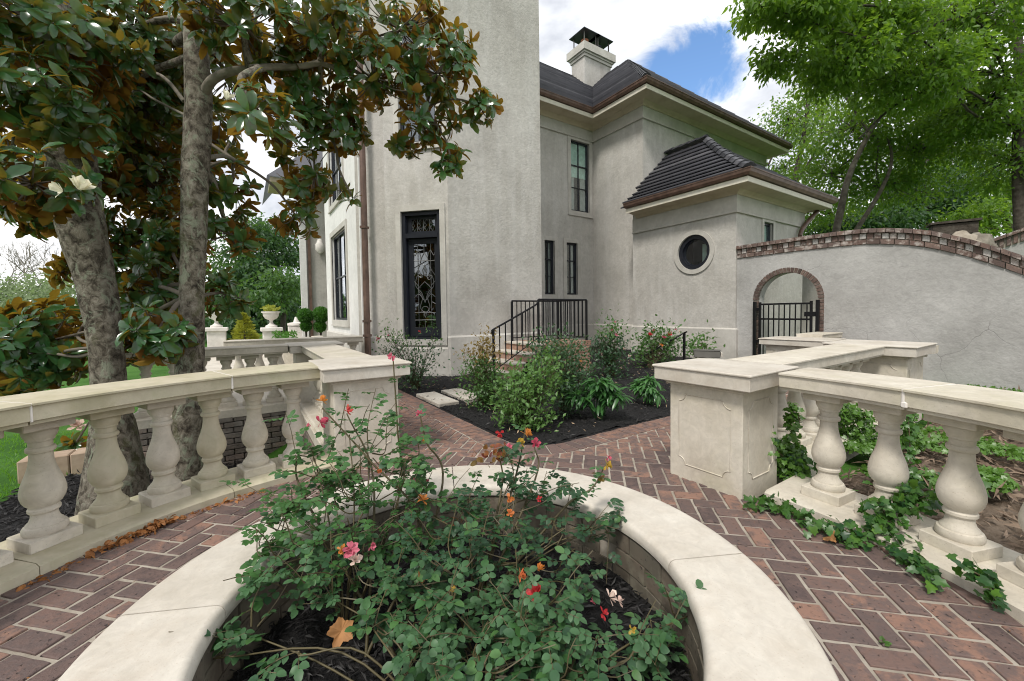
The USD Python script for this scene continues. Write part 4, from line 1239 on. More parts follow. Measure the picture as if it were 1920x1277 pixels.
# far wing at the end of the terrace
fw = on(1, 18.0, 565, 500)
mesh(house, "far_wing_wall", box2(fw[0], 6.0, 18.0, 18.3, -0.3, 6.2), K["stucco"])
mesh(house, "far_wing_pilaster", box2(fw[0] - 0.05, fw[0] + 0.18, 17.9, 18.0, -0.3, 6.0), K["white_render"])
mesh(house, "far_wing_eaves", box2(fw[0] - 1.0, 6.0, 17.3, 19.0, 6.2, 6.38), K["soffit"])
fr = A([[fw[0] - 1.1, 17.2, 6.385], [6.0, 17.2, 6.385], [6.0, 22, 9.4], [fw[0] + 1.0, 22, 9.4], [fw[0] - 1.1, 22, 6.385]])
mesh(house, "far_wing_roof", (fr, A([[0, 1, 2], [0, 2, 3], [0, 3, 4]])), K["slate"])
mesh(house, "downspout", box2(fw[0] + 0.24, fw[0] + 0.34, 17.9, 17.995, 0, 6.2), K["copper"])
lamp = thing("wall_lantern", "white wall lantern hanging on the far wing wall above the topiary balls", "lantern", loc=on(1, 17.8, 600, 466))
mesh(lamp, "shade", lathe([(0.06, -0.2), (0.17, -0.06), (0.17, 0.16), (0.12, 0.22), (0.10, 0.34), (0.03, 0.38)], 18), K["white"], smooth=40)
mesh(lamp, "arm", box2(-0.03, 0.03, 0.0, 0.2, 0.25, 0.3), K["iron"])

# ================================================================== planter
PT = 0.32
planter = thing("round_planter", "round raised planter of brick with a pale limestone coping ring", "planter")
seg = [(-26.3, 66.7), (67.0, 154.2), (154.5, 243.5), (243.8, 333.4)]
cop = [(0.803, PT - 0.055), (0.80, PT - 0.04), (0.803, PT - 0.018), (0.812, PT - 0.005), (0.828, PT), (1.108, PT), (1.122, PT - 0.004), (1.13, PT - 0.014), (1.13, PT - 0.055)]
for a0, a1 in seg:
    a = np.radians(np.linspace(a0, a1, 40))
    pts = np.stack([C0[0] + np.cos(a) * 0.0, C0[1] + np.sin(a) * 0.0], 1)
    v, f = [], []
    k = len(cop)
    for t in a:
        v += [[C0[0] + r * math.cos(t), C0[1] + r * math.sin(t), z] for r, z in cop]
    for i in range(39):
        for j in range(k):
            p0, p1 = i * k + j, i * k + (j + 1) % k
            f += [[p0, p1 + k, p1], [p0, p0 + k, p1 + k]]
    for x in _tri(A(cop)):
        f += [[x[0], x[1], x[2]], [39 * k + x[0], 39 * k + x[2], 39 * k + x[1]]]
    mesh(planter, "coping_stone", (A(v), A(f)), K["coping"], smooth=50)


def ring_bricks(parent, r_in, r_out, z0, course, n_course, blen, mat, a0, a1, face=1, rng=rg, parts=True):
    "bricks laid in a curved wall; the mortar core is a separate part"
    for c in range(n_course):
        da = math.degrees(blen / r_in)
        off = da / 2 * (c % 2)
        a = a0 + off
        while a < a1:
            b = min(a + da - math.degrees(0.009 / r_in), a1)
            if b - a > 1.2:
                z, zt = z0 + c * course, z0 + (c + 1) * course - 0.009
                dr = rng.uniform(-0.003, 0.004)
                v, f = [], []
                aa = np.radians(np.linspace(a, b, 4))
                for t in aa:
                    v += [[C0[0] + r * math.cos(t), C0[1] + r * math.sin(t), zz] for r, zz in ((r_in - dr, z), (r_out, z), (r_out, zt), (r_in - dr, zt))]
                for i in range(3):
                    for j in range(4):
                        p0, p1 = i * 4 + j, i * 4 + (j + 1) % 4
                        f += [[p0, p1 + 4, p1], [p0, p0 + 4, p1 + 4]]
                f += [[0, 1, 2], [0, 2, 3], [12, 14, 13], [12, 15, 14]]
                raw(parent, "brick", A(v), A(f), mat)
            a += da


core = lathe([(0.825, -0.1), (1.05, -0.1), (1.05, PT - 0.056), (0.825, PT - 0.056), (0.825, -0.1)], 72, (C0[0], C0[1], 0))
nv = len(core[0])
mesh(planter, "wall_core", (core[0][:nv - 2], A([t for t in core[1].tolist() if max(t) < nv - 2])), K["mortar"], smooth=40)
ring_bricks(planter, 0.815, 0.87, 0.0, 0.0865, 3, 0.21, K["planter_brick"], 0, 360)
ring_bricks(planter, 1.02, 1.062, 0.0, 0.0865, 3, 0.21, K["planter_brick"], -90, 0)
pm = mesh(None, "planter_mulch", bumpy_sheet(Point(*C0).buffer(0.83, 48), 0.03, 0.03, 0.018, 6), K["mulch"])
tag(pm.GetParent() if False else pm, "black shredded mulch filling the round planter under the roses", "mulch", kind="stuff")
vs, f = chips(Point(*C0).buffer(0.8, 32), 5000, 0.035, rg, (0.02, 0.06), 0.03)
raw(pm, "mulch_chips", *soup(vs, f), K["chip"], kind="stuff")

# ================================================================== balustrades
RT = 0.87
RAIL = [(-0.19, 0.755), (0.19, 0.755), (0.19, 0.772), (0.21, 0.778), (0.21, 0.852), (0.222, 0.857), (0.222, 0.868), (0.216, RT), (-0.216, RT), (-0.222, 0.868), (-0.222, 0.857), (-0.21, 0.852), (-0.21, 0.778), (-0.19, 0.772)]
PLI = [(-0.26, -0.05), (0.26, -0.05), (0.26, 0.042), (0.235, 0.056), (-0.235, 0.056), (-0.26, 0.042)]
RB = 2.545
BPROF = [(0.094, 0.060), (0.101, 0.072), (0.101, 0.090), (0.094, 0.103), (0.084, 0.107), (0.082, 0.116), (0.068, 0.130), (0.060, 0.153), (0.059, 0.172), (0.066, 0.176), (0.072, 0.184), (0.072, 0.197), (0.066, 0.204), (0.066, 0.211),
         (0.080, 0.224), (0.093, 0.246), (0.1005, 0.274), (0.0995, 0.302), (0.092, 0.336), (0.082, 0.366), (0.070, 0.397), (0.060, 0.430), (0.0535, 0.465), (0.0515, 0.500), (0.0515, 0.508), (0.062, 0.511), (0.0665, 0.519), (0.0665, 0.530), (0.061, 0.538), (0.053, 0.541),
         (0.0535, 0.570), (0.063, 0.574), (0.063, 0.584), (0.069, 0.592), (0.077, 0.608), (0.079, 0.628), (0.077, 0.640), (0.070, 0.645)]


def baluster(parent, x, y, ang, z=0.055, mat="stone", n=26, h=1.0):
    mb = MB()
    mb.merge(bx((0, 0, 0.03), (0.216, 0.216, 0.062), ang, 0.004))
    mb.merge(lathe([(r * 0.9, zz) for r, zz in BPROF], n))
    mb.merge(bx((0, 0, 0.673), (0.208, 0.208, 0.058), ang, 0.004))
    v = mb.v + A([x, y, z])
    return mesh(parent, "baluster", (v, mb.f), K[mat], smooth=32)


def arc_member(parent, name, prof, r, a0, a1, mat, n=24):
    pts = arc(C0, r, a0, a1, n)
    vf = sweep(pts[::-1] if a1 > a0 else pts, prof)
    return mesh(parent, name, vf, K[mat], smooth=30)


lb = thing("curved_balustrade", "mossy limestone balustrade curving left of the path in front of the magnolia trunks", "balustrade")
for a0, a1 in ((91.5, 108.0), (108.25, 131.7), (131.95, 152), (152.3, 172)):
    arc_member(lb, "rail", RAIL, RB, a0, a1, "mossy")
for a0, a1 in ((90.0, 108.8), (109.0, 132.4), (132.6, 152), (152.2, 172)):
    arc_member(lb, "plinth", [(o, z if z > 0 else -0.85) for o, z in PLI], RB, a0, a1, "mossy")
for k, a in enumerate((97.2, 103.6, 110.0, 116.4, 122.7, 129.0, 135.4, 141.8, 148.2, 154.6, 161)):
    t = math.radians(a)
    baluster(lb, C0[0] + RB * math.cos(t), C0[1] + RB * math.sin(t), t, mat="mossy" if k in (2, 4) else "stone")
rb = thing("curved_balustrade", "pale limestone balustrade curving right of the path with ivy at its foot", "balustrade")
for a0, a1 in ((-1.5, -17.1), (-17.4, -40.0), (-40.3, -62)):
    arc_member(rb, "rail", RAIL, RB, a0, a1, "stone")
for a0, a1 in ((0.0, -18.0), (-18.2, -40.8), (-41, -62)):
    arc_member(rb, "plinth", [(o, z if z > 0 else -0.4) for o, z in PLI], RB, a0, a1, "stone")
for a in (-6.2, -13.2, -20.3, -27.3, -34.3, -41.3, -48.3):
    t = math.radians(a)
    baluster(rb, C0[0] + RB * math.cos(t), C0[1] + RB * math.sin(t), t)


for par, aj, wj in ((lb, 108.12, 0.012), (lb, 131.82, 0.010), (rb, -17.25, 0.014)):
    t = math.radians(aj)
    rr0 = RB - 0.208
    mb = MB()
    mb.merge(bx((C0[0] + rr0 * math.cos(t), C0[1] + rr0 * math.sin(t), 0.815), (0.014, wj, 0.088), t, 0.003))
    mb.merge(bx((C0[0] + (RB - 0.003) * math.cos(t), C0[1] + (RB - 0.003) * math.sin(t), 0.863), (0.425, wj, 0.012), t, 0.002))
    if aj < 0:
        mb.merge(bx((C0[0] + rr0 * math.cos(t - 0.002), C0[1] + rr0 * math.sin(t - 0.002), 0.786), (0.018, 0.03, 0.034), t, 0.006))
    mesh(par, "joint_mortar", mb, K["white"])


def panel_mould(origin, u, w, h, r=0.0045, notch=0.055):
    "moulding outline with scooped corners on a pier face; origin is the panel's centre"
    u = A(u, float)
    hw, hh = w / 2, h / 2
    pts = []
    for sx, sy, aa in ((1, 1, 270), (-1, 1, 0), (-1, -1, 90), (1, -1, 180)):
        cxn, cyn = sx * hw, sy * hh
        t = np.radians(np.linspace(aa, aa - 90, 7))
        pts += [(cxn + notch * math.cos(x), cyn + notch * math.sin(x)) for x in t]
    pts.append(pts[0])
    return tube([A(origin) + u * a + A([0, 0, b]) for a, b in pts], r, 6, cap=False)


def pier(label, x0, x1, y0, y1, top=RT, base=-0.05, faces=(), mat="stone", name="stone_pier"):
    p = thing(name, label, "pier")
    mesh(p, "shaft", box2(x0, x1, y0, y1, base, top - 0.14, 0.006), K[mat])
    o1, o2 = 0.035, 0.085
    mb = MB()
    mb.merge(box2(x0 - 0.02, x1 + 0.02, y0 - 0.02, y1 + 0.02, top - 0.145, top - 0.13, 0.004))
    mb.merge(box2(x0 - o1, x1 + o1, y0 - o1, y1 + o1, top - 0.129, top - 0.115, 0.005))
    mesh(p, "necking", mb, K[mat])
    mesh(p, "cap", box2(x0 - o2, x1 + o2, y0 - o2, y1 + o2, top - 0.114, top - 0.018, 0.004), K["coping"])
    mesh(p, "cap_lip", box2(x0 - o2 - 0.014, x1 + o2 + 0.014, y0 - o2 - 0.014, y1 + o2 + 0.014, top - 0.0175, top + 0.001, 0.006), K["coping"])
    hz0, hz1 = max(base, 0) + 0.11, top - 0.215
    for fc in faces:
        if fc == "-x":
            vf = panel_mould((x0 - 0.001, (y0 + y1) / 2, (hz0 + hz1) / 2), (0, -1, 0), y1 - y0 - 0.16, hz1 - hz0)
        elif fc == "-y":
            vf = panel_mould(((x0 + x1) / 2, y0 - 0.001, (hz0 + hz1) / 2), (1, 0, 0), x1 - x0 - 0.16, hz1 - hz0)
        else:
            vf = panel_mould((x1 + 0.001, (y0 + y1) / 2, (hz0 + hz1) / 2), (0, 1, 0), y1 - y0 - 0.16, hz1 - hz0)
        mesh(p, "panel_moulding", vf, K[mat], smooth=60)
    return p


pier("large panelled limestone pier right of the path with a metal box on its cap", 2.79, 3.30, 1.395, 1.955, faces=("-x", "-y"))
pier("panelled cream limestone pier left of the path behind the tall roses", 0.585, 1.125, 3.56, 4.15, faces=("-y",), mat="stone")
pier("limestone pier with a panelled face at the far end of the right cross balustrade", 6.02, 6.68, 1.27, 1.93, faces=("-x", "-y"))
pier("corner limestone pier where the left cross balustrade meets the rear balustrade", 0.60, 1.14, 6.52, 7.06, base=-0.85)


def straight(label, p0, p1, nb, top=RT, base=0.0, pd=0.4, mat="stone", name="cross_balustrade", n=18, first=0.18):
    t = thing(name, label, "balustrade")
    sh = top - RT
    p0, p1 = A(p0, float), A(p1, float)
    mesh(t, "rail", sweep([p0, p1], [(o, z + sh) for o, z in RAIL]), K[mat])
    mesh(t, "plinth", sweep([p0, p1], [(o, z + sh if z > 0 else base - pd) for o, z in PLI]), K[mat])
    L = np.linalg.norm(p1 - p0)
    an = math.atan2(*(p1 - p0)[::-1])
    for k in range(nb):
        q_ = p0 + (p1 - p0) * ((first + k * (L - 2 * first) / max(nb - 1, 1)) / L)
        baluster(t, q_[0], q_[1], an, z=0.055 + sh, n=n)
    return t


straight("limestone balustrade running straight back from the left pier beside the lower mulch bed", (0.862, 4.25), (0.862, 6.42), 7, pd=0.1)
PDS = 0.06
straight("limestone balustrade with white gaps standing on the grey brick retaining wall behind the magnolia", (0.5, 6.79), (-1.25, 6.79), 6, name="rear_balustrade", pd=0.06)
straight("limestone balustrade crossing behind the right pier towards the courtyard wall", (3.42, 1.64), (5.9, 1.64), 8)
straight("short limestone balustrade ending at the house corner by the brown downspout", (-0.3, 9.0), (2.0, 8.62), 7, top=0.85, name="house_balustrade")
FP0, FP1 = at(1436, 634, 0.74), at(1545, 638, 0.74)
pier("distant limestone pier standing in front of the black gate", FP0[0], FP0[0] + 0.7, FP1[1], FP0[1], top=0.74, faces=("-x",))
straight("distant limestone rail leading right from the pier in front of the gate", (FP0[0] + 0.35, FP1[1] - 0.1), (FP0[0] + 0.1, FP1[1] - 1.3), 4, top=0.72, name="gate_balustrade")
straight("limestone rail stub butting against the courtyard wall beside the gate", (9.0, 3.28), (10.0, 3.28), 3, top=0.80, name="gate_balustrade")

# retaining wall under the rear balustrade
rw_ = thing("retaining_wall", "grey brown brick retaining wall below the rear balustrade, seen between the near balusters", "wall")
mesh(rw_, "wall_core", box2(-1.25, 0.60, 6.62, 6.95, -0.9, -0.401), K["mortar"])
mesh(rw_, "wall_core", box2(-1.25, 0.60, 6.60, 6.95, -0.4, -0.06), K["mortar"])
for c in range(11):
    z = -0.86 + c * 0.0745
    x = -1.25 + (0.11 if c % 2 else 0)
    while x < 0.58:
        b = min(x + 0.205, 0.595)
        if b - x > 0.05:
            raw(rw_, "brick", *bx(((x + b) / 2, 6.575 + rg.uniform(-0.006, 0.006), z + 0.032), (b - x - 0.002, 0.08, 0.064), 0, 0.004), K["grey_brick"])
        x += 0.216
sw = thing("side_retaining_wall", "dark stone wall with a pale sill below the left cross balustrade", "wall")
mesh(sw, "wall_core", box2(0.66, 1.05, 4.2, 6.5, -0.9, -0.41), K["grey_brick"])
mesh(sw, "sill", box2(0.575, 0.611, 4.2, 6.5, -0.1, 0.03, 0.008), K["stone"])
for c in range(9):
    y = 4.2 + (0.1 if c % 2 else 0)
    while y < 6.4:
        raw(sw, "brick", *bx((0.60, y + 0.1, -0.80 + c * 0.0745 + 0.03), (0.05, 0.2, 0.062), 0, 0.004), K["grey_brick"])
        y += 0.214
# low stone kerb at the lawn
kb = thing("low_garden_wall", "low tan stone wall at the lawn's edge seen between the first two left balusters", "wall")
for k in range(2):
    mesh(kb, "stone_block", box2(-2.42 + k * 0.46, -1.97 + k * 0.46, 7.5, 7.8, -0.85, -0.47 + rg.uniform(-0.01, 0.01), 0.012), K["tanstone"])

# ================================================================== courtyard wall and gate
cwall = thing("courtyard_wall", "grey stucco courtyard wall with a swooping brick coping and an arched gateway", "wall")
ZK = A([[5.22, 2.83], [4.6, 2.835], [3.88, 2.84], [3.2, 2.835], [2.75, 2.815], [2.45, 2.775], [2.15, 2.71], [1.84, 2.615], [1.43, 2.42], [1.11, 2.235], [0.84, 2.06], [0.4, 1.80], [0.0, 1.62], [-0.6, 1.50], [-4.5, 1.48]])
zk = lambda y: np.interp(y, ZK[::-1, 0], ZK[::-1, 1])
ys = np.linspace(5.215, -4.5, 60)
top = [(5.215 - y, zk(y) - 0.30) for y in ys]
outer = [(0, -0.4), (5.215 + 4.5, -0.4)] + top[::-1]
AY, AR, AZ = 4.125, 0.70, 1.5
hole = [(5.215 - (AY + AR * math.cos(t)), AZ + AR * math.sin(t)) for t in np.linspace(0, np.pi, 28)] + [(5.215 - (AY - AR), -0.2), (5.215 - (AY + AR), -0.2)]
mesh(cwall, "stucco", slab(outer, [hole], 0.30, (10.1, 5.215, 0), (0, -1, 0)), K["wall_stucco"])
mb = MB()


def arch_ring(r0, r1, x0, x1, n=28):
    prof = []
    for r in (r0, r1):
        prof.append([(AY + r, -0.1)] + [(AY + r * math.cos(t), AZ + r * math.sin(t)) for t in np.linspace(0, np.pi, n)] + [(AY - r, -0.1)])
    v, f = [], []
    m = n + 2
    for i in range(m):
        a_, b_ = prof[0][i], prof[1][i]
        v += [[x0, *a_], [x0, *b_], [x1, *b_], [x1, *a_]]
    for i in range(m - 1):
        for j in range(4):
            p0, p1 = i * 4 + j, i * 4 + (j + 1) % 4
            f += [[p0, p1, p1 + 4], [p0, p1 + 4, p0 + 4]]
    return A(v), A(f)


mesh(cwall, "arch_reveal", arch_ring(0.60, 0.699, 10.16, 10.40), K["wall_stucco"], smooth=40)
mesh(cwall, "arch_bed", arch_ring(0.602, 0.70, 10.103, 10.158), K["mortar"], smooth=40)
for k in range(28):
    t0, t1 = math.pi * k / 28 + 0.014, math.pi * (k + 1) / 28 - 0.014
    d = rg.uniform(-0.004, 0.006)
    v = []
    for t in (t0, t1):
        for r in (0.596, 0.706):
            for x in (10.088 - d, 10.158):
                v.append([x, AY + r * math.cos(t), AZ + r * math.sin(t)])
    v = A(v)[[0, 2, 6, 4, 1, 3, 7, 5]]
    raw(cwall, "arch_brick", v, _CUBE_F, K["arch_brick"])
for s in (1, -1):
    for k in range(20):
        raw(cwall, "arch_brick", *bx((10.122 + rg.uniform(-0.004, 0.004), AY + s * 0.651, 0.03 + k * 0.0745), (0.07, 0.11, 0.062), 0, 0.003), K["arch_brick"])


def coping_run(parent, name, dz, height, blen, proud, thick, mats, gap=0.010, y0=5.2, y1=-1.2, jit=0.003):
    y = y0
    k = 0
    while y > y1:
        slope = (zk(y - 0.05) - zk(y + 0.05)) / -0.1
        dy = blen / math.sqrt(1 + slope * slope)
        ya, yb = y, y - dy * (1 - gap / blen)
        za, zb = zk(ya) - dz, zk(yb) - dz
        p = proud + rg.uniform(-jit, jit)
        x0, x1 = 10.1 - p, 10.1 - p + thick
        v = A([[x0, ya, za - height], [x0, yb, zb - height], [x1, yb, zb - height], [x1, ya, za - height], [x0, ya, za], [x0, yb, zb], [x1, yb, zb], [x1, ya, za]])
        raw(parent, name, v, _CUBE_F[:, ::-1] if False else _CUBE_F, mats[k % len(mats)])
        y -= dy
        k += 1


coping_run(cwall, "coping_brick", 0.0, 0.078, 0.125, 0.075, 0.45, [K["wall_brick"]])
core_top = [(5.215 - y, zk(y) - 0.079) for y in ys]
core_bot = [(5.215 - y, zk(y) - 0.301) for y in ys]
mesh(cwall, "coping_bed", slab(core_bot + core_top[::-1], [], 0.27, (10.112, 5.215, 0), (0, -1, 0)), K["mortar"])
K["lime_brick"] = brickmat("limed_brick", [(0.3, 0.28, 0.26), (0.42, 0.40, 0.38), (0.36, 0.30, 0.27)], lime=((0.55, 0.53, 0.5), 0.8, 12.0))
coping_run(cwall, "header_brick", 0.09, 0.10, 0.112, 0.02, 0.2, [K["wall_brick"], K["lime_brick"], K["wall_brick"], K["wall_brick"], K["lime_brick"]], gap=0.02, jit=0.008)
coping_run(cwall, "stretcher_brick", 0.205, 0.085, 0.205, 0.03, 0.2, [K["wall_brick"]], gap=0.014, jit=0.006)

gate = thing("iron_gate", "black iron bar gate closing the brick arched gateway", "gate")
GX = 10.02
for y, w in ((4.755, 0.06), (4.64, 0.045), (3.62, 0.045), (3.505, 0.06)):
    mesh(gate, "post", box2(GX - w / 2, GX + w / 2, y - w / 2, y + w / 2, -0.1, 1.47 if w > 0.05 else 1.45, 0.004), K["iron"])
for z in (0.16, 1.06, 1.40):
    mesh(gate, "rail", box2(GX - 0.016, GX + 0.016, 3.643, 4.617, z - 0.02, z + 0.02), K["iron"])
for k in range(9):
    y = 3.643 + 0.974 * (k + 0.5) / 9
    mesh(gate, "bar", box2(GX - 0.010, GX + 0.010, y - 0.010, y + 0.010, 0.181, 1.379), K["iron"])
mesh(gate, "latch", box2(GX - 0.03, GX + 0.03, 3.52, 3.74, 1.12, 1.22, 0.006), K["iron"])
for z in (0.5, 1.25):
    mesh(gate, "hinge", box2(GX - 0.02, GX + 0.02, 4.663, 4.724, z, z + 0.07), K["iron"])
# what the gateway shows: wall of the inner court
ic = thing("inner_court_wall", "light stucco wall with a brown downspout glimpsed through the gateway", "wall")
mesh(ic, "stucco", box2(15.5, 15.8, 4.0, 9.0, -0.3, 3.35), K["stucco"])
mesh(ic, "stucco", box2(15.42, 15.499, 4.0, 5.0, -0.3, 3.3), K["stucco_trim"])
dpt = on(0, 15.4, 1493, 560)
mesh(ic, "downspout", box2(15.3, 15.41, dpt[1] - 0.06, dpt[1] + 0.08, -0.2, 3.3), K["copper"])
# second wall at the right
gw_ = thing("garden_wall", "distant stucco wall with a rising dentilled brick coping at the right edge of the picture", "wall")
gx0 = 18.0
P0, P1, P2 = on(0, gx0, 1838, 457), on(0, gx0, 1920, 428), None
sl = (P1[2] - P0[2]) / (P0[1] - P1[1])
zz = lambda y: P0[2] + (P0[1] - y) * sl
y0_, y1_ = P0[1] + 1.0, P1[1] - 4
mesh(gw_, "stucco", slab([(0, -0.3), (y0_ - y1_, -0.3), (y0_ - y1_, zz(y1_) - 0.35), (0, zz(y0_) - 0.35)], [], 0.3, (gx0, y0_, 0), (0, -1, 0)), K["wall_stucco"])
y = y0_
while y > y1_:
    yb = y - 0.24
    v = A([[gx0 - 0.12, y, zz(y) - 0.09], [gx0 - 0.12, yb, zz(yb) - 0.09], [gx0 + 0.4, yb, zz(yb) - 0.09], [gx0 + 0.4, y, zz(y) - 0.09], [gx0 - 0.12, y, zz(y)], [gx0 - 0.12, yb, zz(yb)], [gx0 + 0.4, yb, zz(yb)], [gx0 + 0.4, y, zz(y)]])
    raw(gw_, "coping_brick", v, _CUBE_F, K["wall_brick"])
    for h_ in (0.0, 0.12):
        v = A([[gx0 - 0.06, y - h_, zz(y - h_) - 0.34], [gx0 - 0.06, y - h_ - 0.07, zz(y - h_ - 0.07) - 0.34], [gx0 + 0.2, y - h_ - 0.07, zz(y - h_ - 0.07) - 0.34], [gx0 + 0.2, y - h_, zz(y - h_) - 0.34]])
        v = np.vstack([v, v + A([0, 0, 0.24])])
        raw(gw_, "dentil_brick", v, _CUBE_F, K["wall_brick"])
    y -= 0.25
mesh(gw_, "coping_bed", slab([(0, zz(y0_) - 0.36), (y0_ - y1_, zz(y1_) - 0.36), (y0_ - y1_, zz(y1_) - 0.09), (0, zz(y0_) - 0.09)], [], 0.3, (gx0 - 0.002, y0_, 0), (0, -1, 0)), K["mortar"])
# boulder and timber box behind the wall's shoulder
import trimesh


def rock(c, s, seed, sub=3):
    m = trimesh.creation.icosphere(subdivisions=sub)
    v = A(m.vertices)
    v = v * (0.75 + 0.5 * noise3(v, 1.4, seed))[:, None]
    v[:, 2] = np.round(v[:, 2] * 3.5 + 0.25 * noise3(v, 2.0, seed + 1)) / 3.5 * 0.35 + v[:, 2] * 0.65
    return v * A(s) + A(c), A(m.faces)


bl = on(0, 13.0, 1797, 447)
bo = thing("boulder", "pale striped boulder showing over the shoulder of the courtyard wall", "rock")
mesh(bo, "stone", rock(bl - A([0, 0, 0.42]), (0.5, 0.42, 0.55), 5), K["boulder"], smooth=30)
bo2 = thing("boulder", "small dark boulder right of the pale striped one behind the courtyard wall", "rock")
mesh(bo2, "stone", rock(on(0, 13.2, 1830, 450) - A([0, 0, 0.25]), (0.4, 0.3, 0.4), 8), K["greybark"], smooth=30)
tb = thing("timber_box", "dark weathered timber box on the bank behind the courtyard wall", "box", loc=on(0, 13.6, 1786, 432), rotz=20)
for k in range(4):
    mesh(tb, "board", box2(-0.2, 0.2, -0.36, 0.36, -0.9 + k * 0.26, -0.65 + k * 0.26, 0.01), K["darkbark"])
mesh(tb, "lid", box2(-0.25, 0.25, -0.4, 0.4, 0.142, 0.19), K["darkbark"])

# ================================================================== entrance stair and railings
st = thing("entrance_stair", "stone tread and brick stair rising to a brick landing beside the tower", "stair")
sx, ty0, ty1 = 3.98, 6.42, 7.50
for k in range(4):
    z = 0.17 * (k + 1) - 0.02
    x0, x1 = sx + k * 0.26, 6.5
    mesh(st, "riser_course", box2(x0 + 0.03, x0 + 0.29, ty0 + 0.02, ty1, -0.25 if k == 0 else 0.17 * k - 0.03, z - 0.045), K["stair_brick"])
    mesh(st, "tread", box2(x0, x0 + 0.33, ty0, ty1, z - 0.044, z, 0.008), K["coping"])
LZ = 0.66
mesh(st, "landing_core", box2(sx + 1.07, 6.29, ty0 + 0.04, ty1, -0.3, LZ - 0.09), K["mortar"])
for c in range(12):
    z = -0.24 + c * 0.0715
    x = sx + 1.05 + (0.1 if c % 2 else 0)
    while x < 6.28:
        b = min(x + 0.2, 6.33)
        raw(st, "brick", *bx(((x + b) / 2, ty0 + 0.02 + rg.uniform(-0.004, 0.004), z + 0.03), (b - x - 0.006, 0.07, 0.06), 0, 0.003), K["stair_brick"])
        x += 0.21
    y = ty0 + 0.05 + (0.1 if c % 2 else 0)
    while y < ty1 - 0.05:
        b = min(y + 0.2, ty1)
        raw(st, "brick", *bx((6.31 + rg.uniform(-0.004, 0.004), (y + b) / 2 + 0.03, z + 0.03), (0.07, b - y - 0.01, 0.06), 0, 0.003), K["stair_brick"])
        y += 0.21
for k in range(12):
    raw(st, "landing_brick", *bx((sx + 1.12 + k * 0.107, (ty0 + ty1) / 2, LZ - 0.045), (0.099, ty1 - ty0 + 0.02, 0.085), 0, 0.004), K["stair_brick"])


def railing(y, label, name="stair_railing", flight=True):
    t = thing(name, label, "railing")
    x0, x1, x2 = 3.86, 4.92, 6.24
    z0, z1 = 0.96, LZ + 0.88
    hr = spline([(x0 - 0.03, y, z0 - 0.07), (x0 - 0.035, y, z0 - 0.01), (x0, y, z0 + 0.02), (x0 + 0.1, y, z0 + 0.065), (x1 - 0.12, y, z1 - 0.13), (x1 - 0.03, y, z1 - 0.06), (x1, y, z1), (x1 + 0.06, y, z1 + 0.005)], 6)
    mesh(t, "handrail", tube(np.vstack([hr, [[x2, y, z1 + 0.005]]]) if flight else [(x1, y, z1 + 0.005), (x2, y, z1 + 0.005)], 0.019, 8), K["iron"], smooth=50)
    zt = lambda x: np.interp(x, hr[:, 0][8:], hr[:, 2][8:]) if x < x1 else z1
    zb = lambda x: 0.20 + (x - x0) * (LZ - 0.08) / (x1 - x0) if x < x1 else LZ + 0.07
    mesh(t, "bottom_rail", tube([(x0, y, zb(x0)), (x1 - 0.03, y, zb(x1 - 0.03)), (x1 + 0.03, y, LZ + 0.07), (x2, y, LZ + 0.07)][0 if flight else 2:], 0.011, 6), K["iron"])
    for x, b in ((x0, -0.05), (x1, LZ - 0.45), (x2, LZ - 0.05))[0 if flight else 1:]:
        mesh(t, "post", box2(x - 0.019, x + 0.019, y - 0.019, y + 0.019, b, zt(x) - 0.005), K["iron"])
    for x in (list(np.arange(x0 + 0.135, x1 - 0.05, 0.133)) if flight else []) + list(np.arange(x1 + 0.13, x2 - 0.05, 0.118)):
        mesh(t, "baluster", box2(x - 0.008, x + 0.008, y - 0.008, y + 0.008, zb(x), zt(x)), K["iron"])
    return t


railing(6.46, "black iron stair railing on the near side of the entrance stair")
t = thing("landing_railing", "black iron railing closing the right end of the stair landing", "railing")
mesh(t, "handrail", tube([(6.24, 6.49, LZ + 0.885), (6.24, 7.45, LZ + 0.885)], 0.018, 8), K["iron"])
mesh(t, "bottom_rail", tube([(6.24, 6.49, LZ + 0.07), (6.24, 7.45, LZ + 0.07)], 0.011, 6), K["iron"])
for k in range(7):
    y = 6.58 + k * 0.125
    mesh(t, "baluster", box2(6.232, 6.248, y - 0.008, y + 0.008, LZ + 0.07, LZ + 0.88), K["iron"])
railing(7.42, "black iron landing railing on the tower side, seen through the near stair railing", name="landing_railing", flight=False)
hp_ = on(0, 8.0, 1283, 668)
hr_ = thing("garden_handrail", "thin black handrail post with a sloping rail beside the red roses by the porch", "handrail")
ht = on(0, 8.0, 1283, 625)
mesh(hr_, "post", box2(7.98, 8.02, hp_[1] - 0.02, hp_[1] + 0.02, -0.1, ht[2]), K["iron"])
ha = on(0, 8.0, 1288, 622)
hb = on(0, 7.4, 1200, 672)
mesh(hr_, "rail", tube([ha, ht + A([0, 0.02, 0.0]), hb], 0.017, 8), K["iron"])

# stepping stones
for k, (x0, x1, y0, y1, lab) in enumerate(((2.19, 2.50, 5.16, 6.05, "pale square stepping stone in the mulch next to the path edging"),
                                           (2.62, 2.95, 5.17, 6.08, "pale stepping stone further from the path, partly under a rose shrub"))):
    t = thing("stepping_stone", lab, "paving slab")
    mesh(t, "slab", box2(x0, x1, y0, y1, -0.02, 0.045, 0.006), K["coping"])
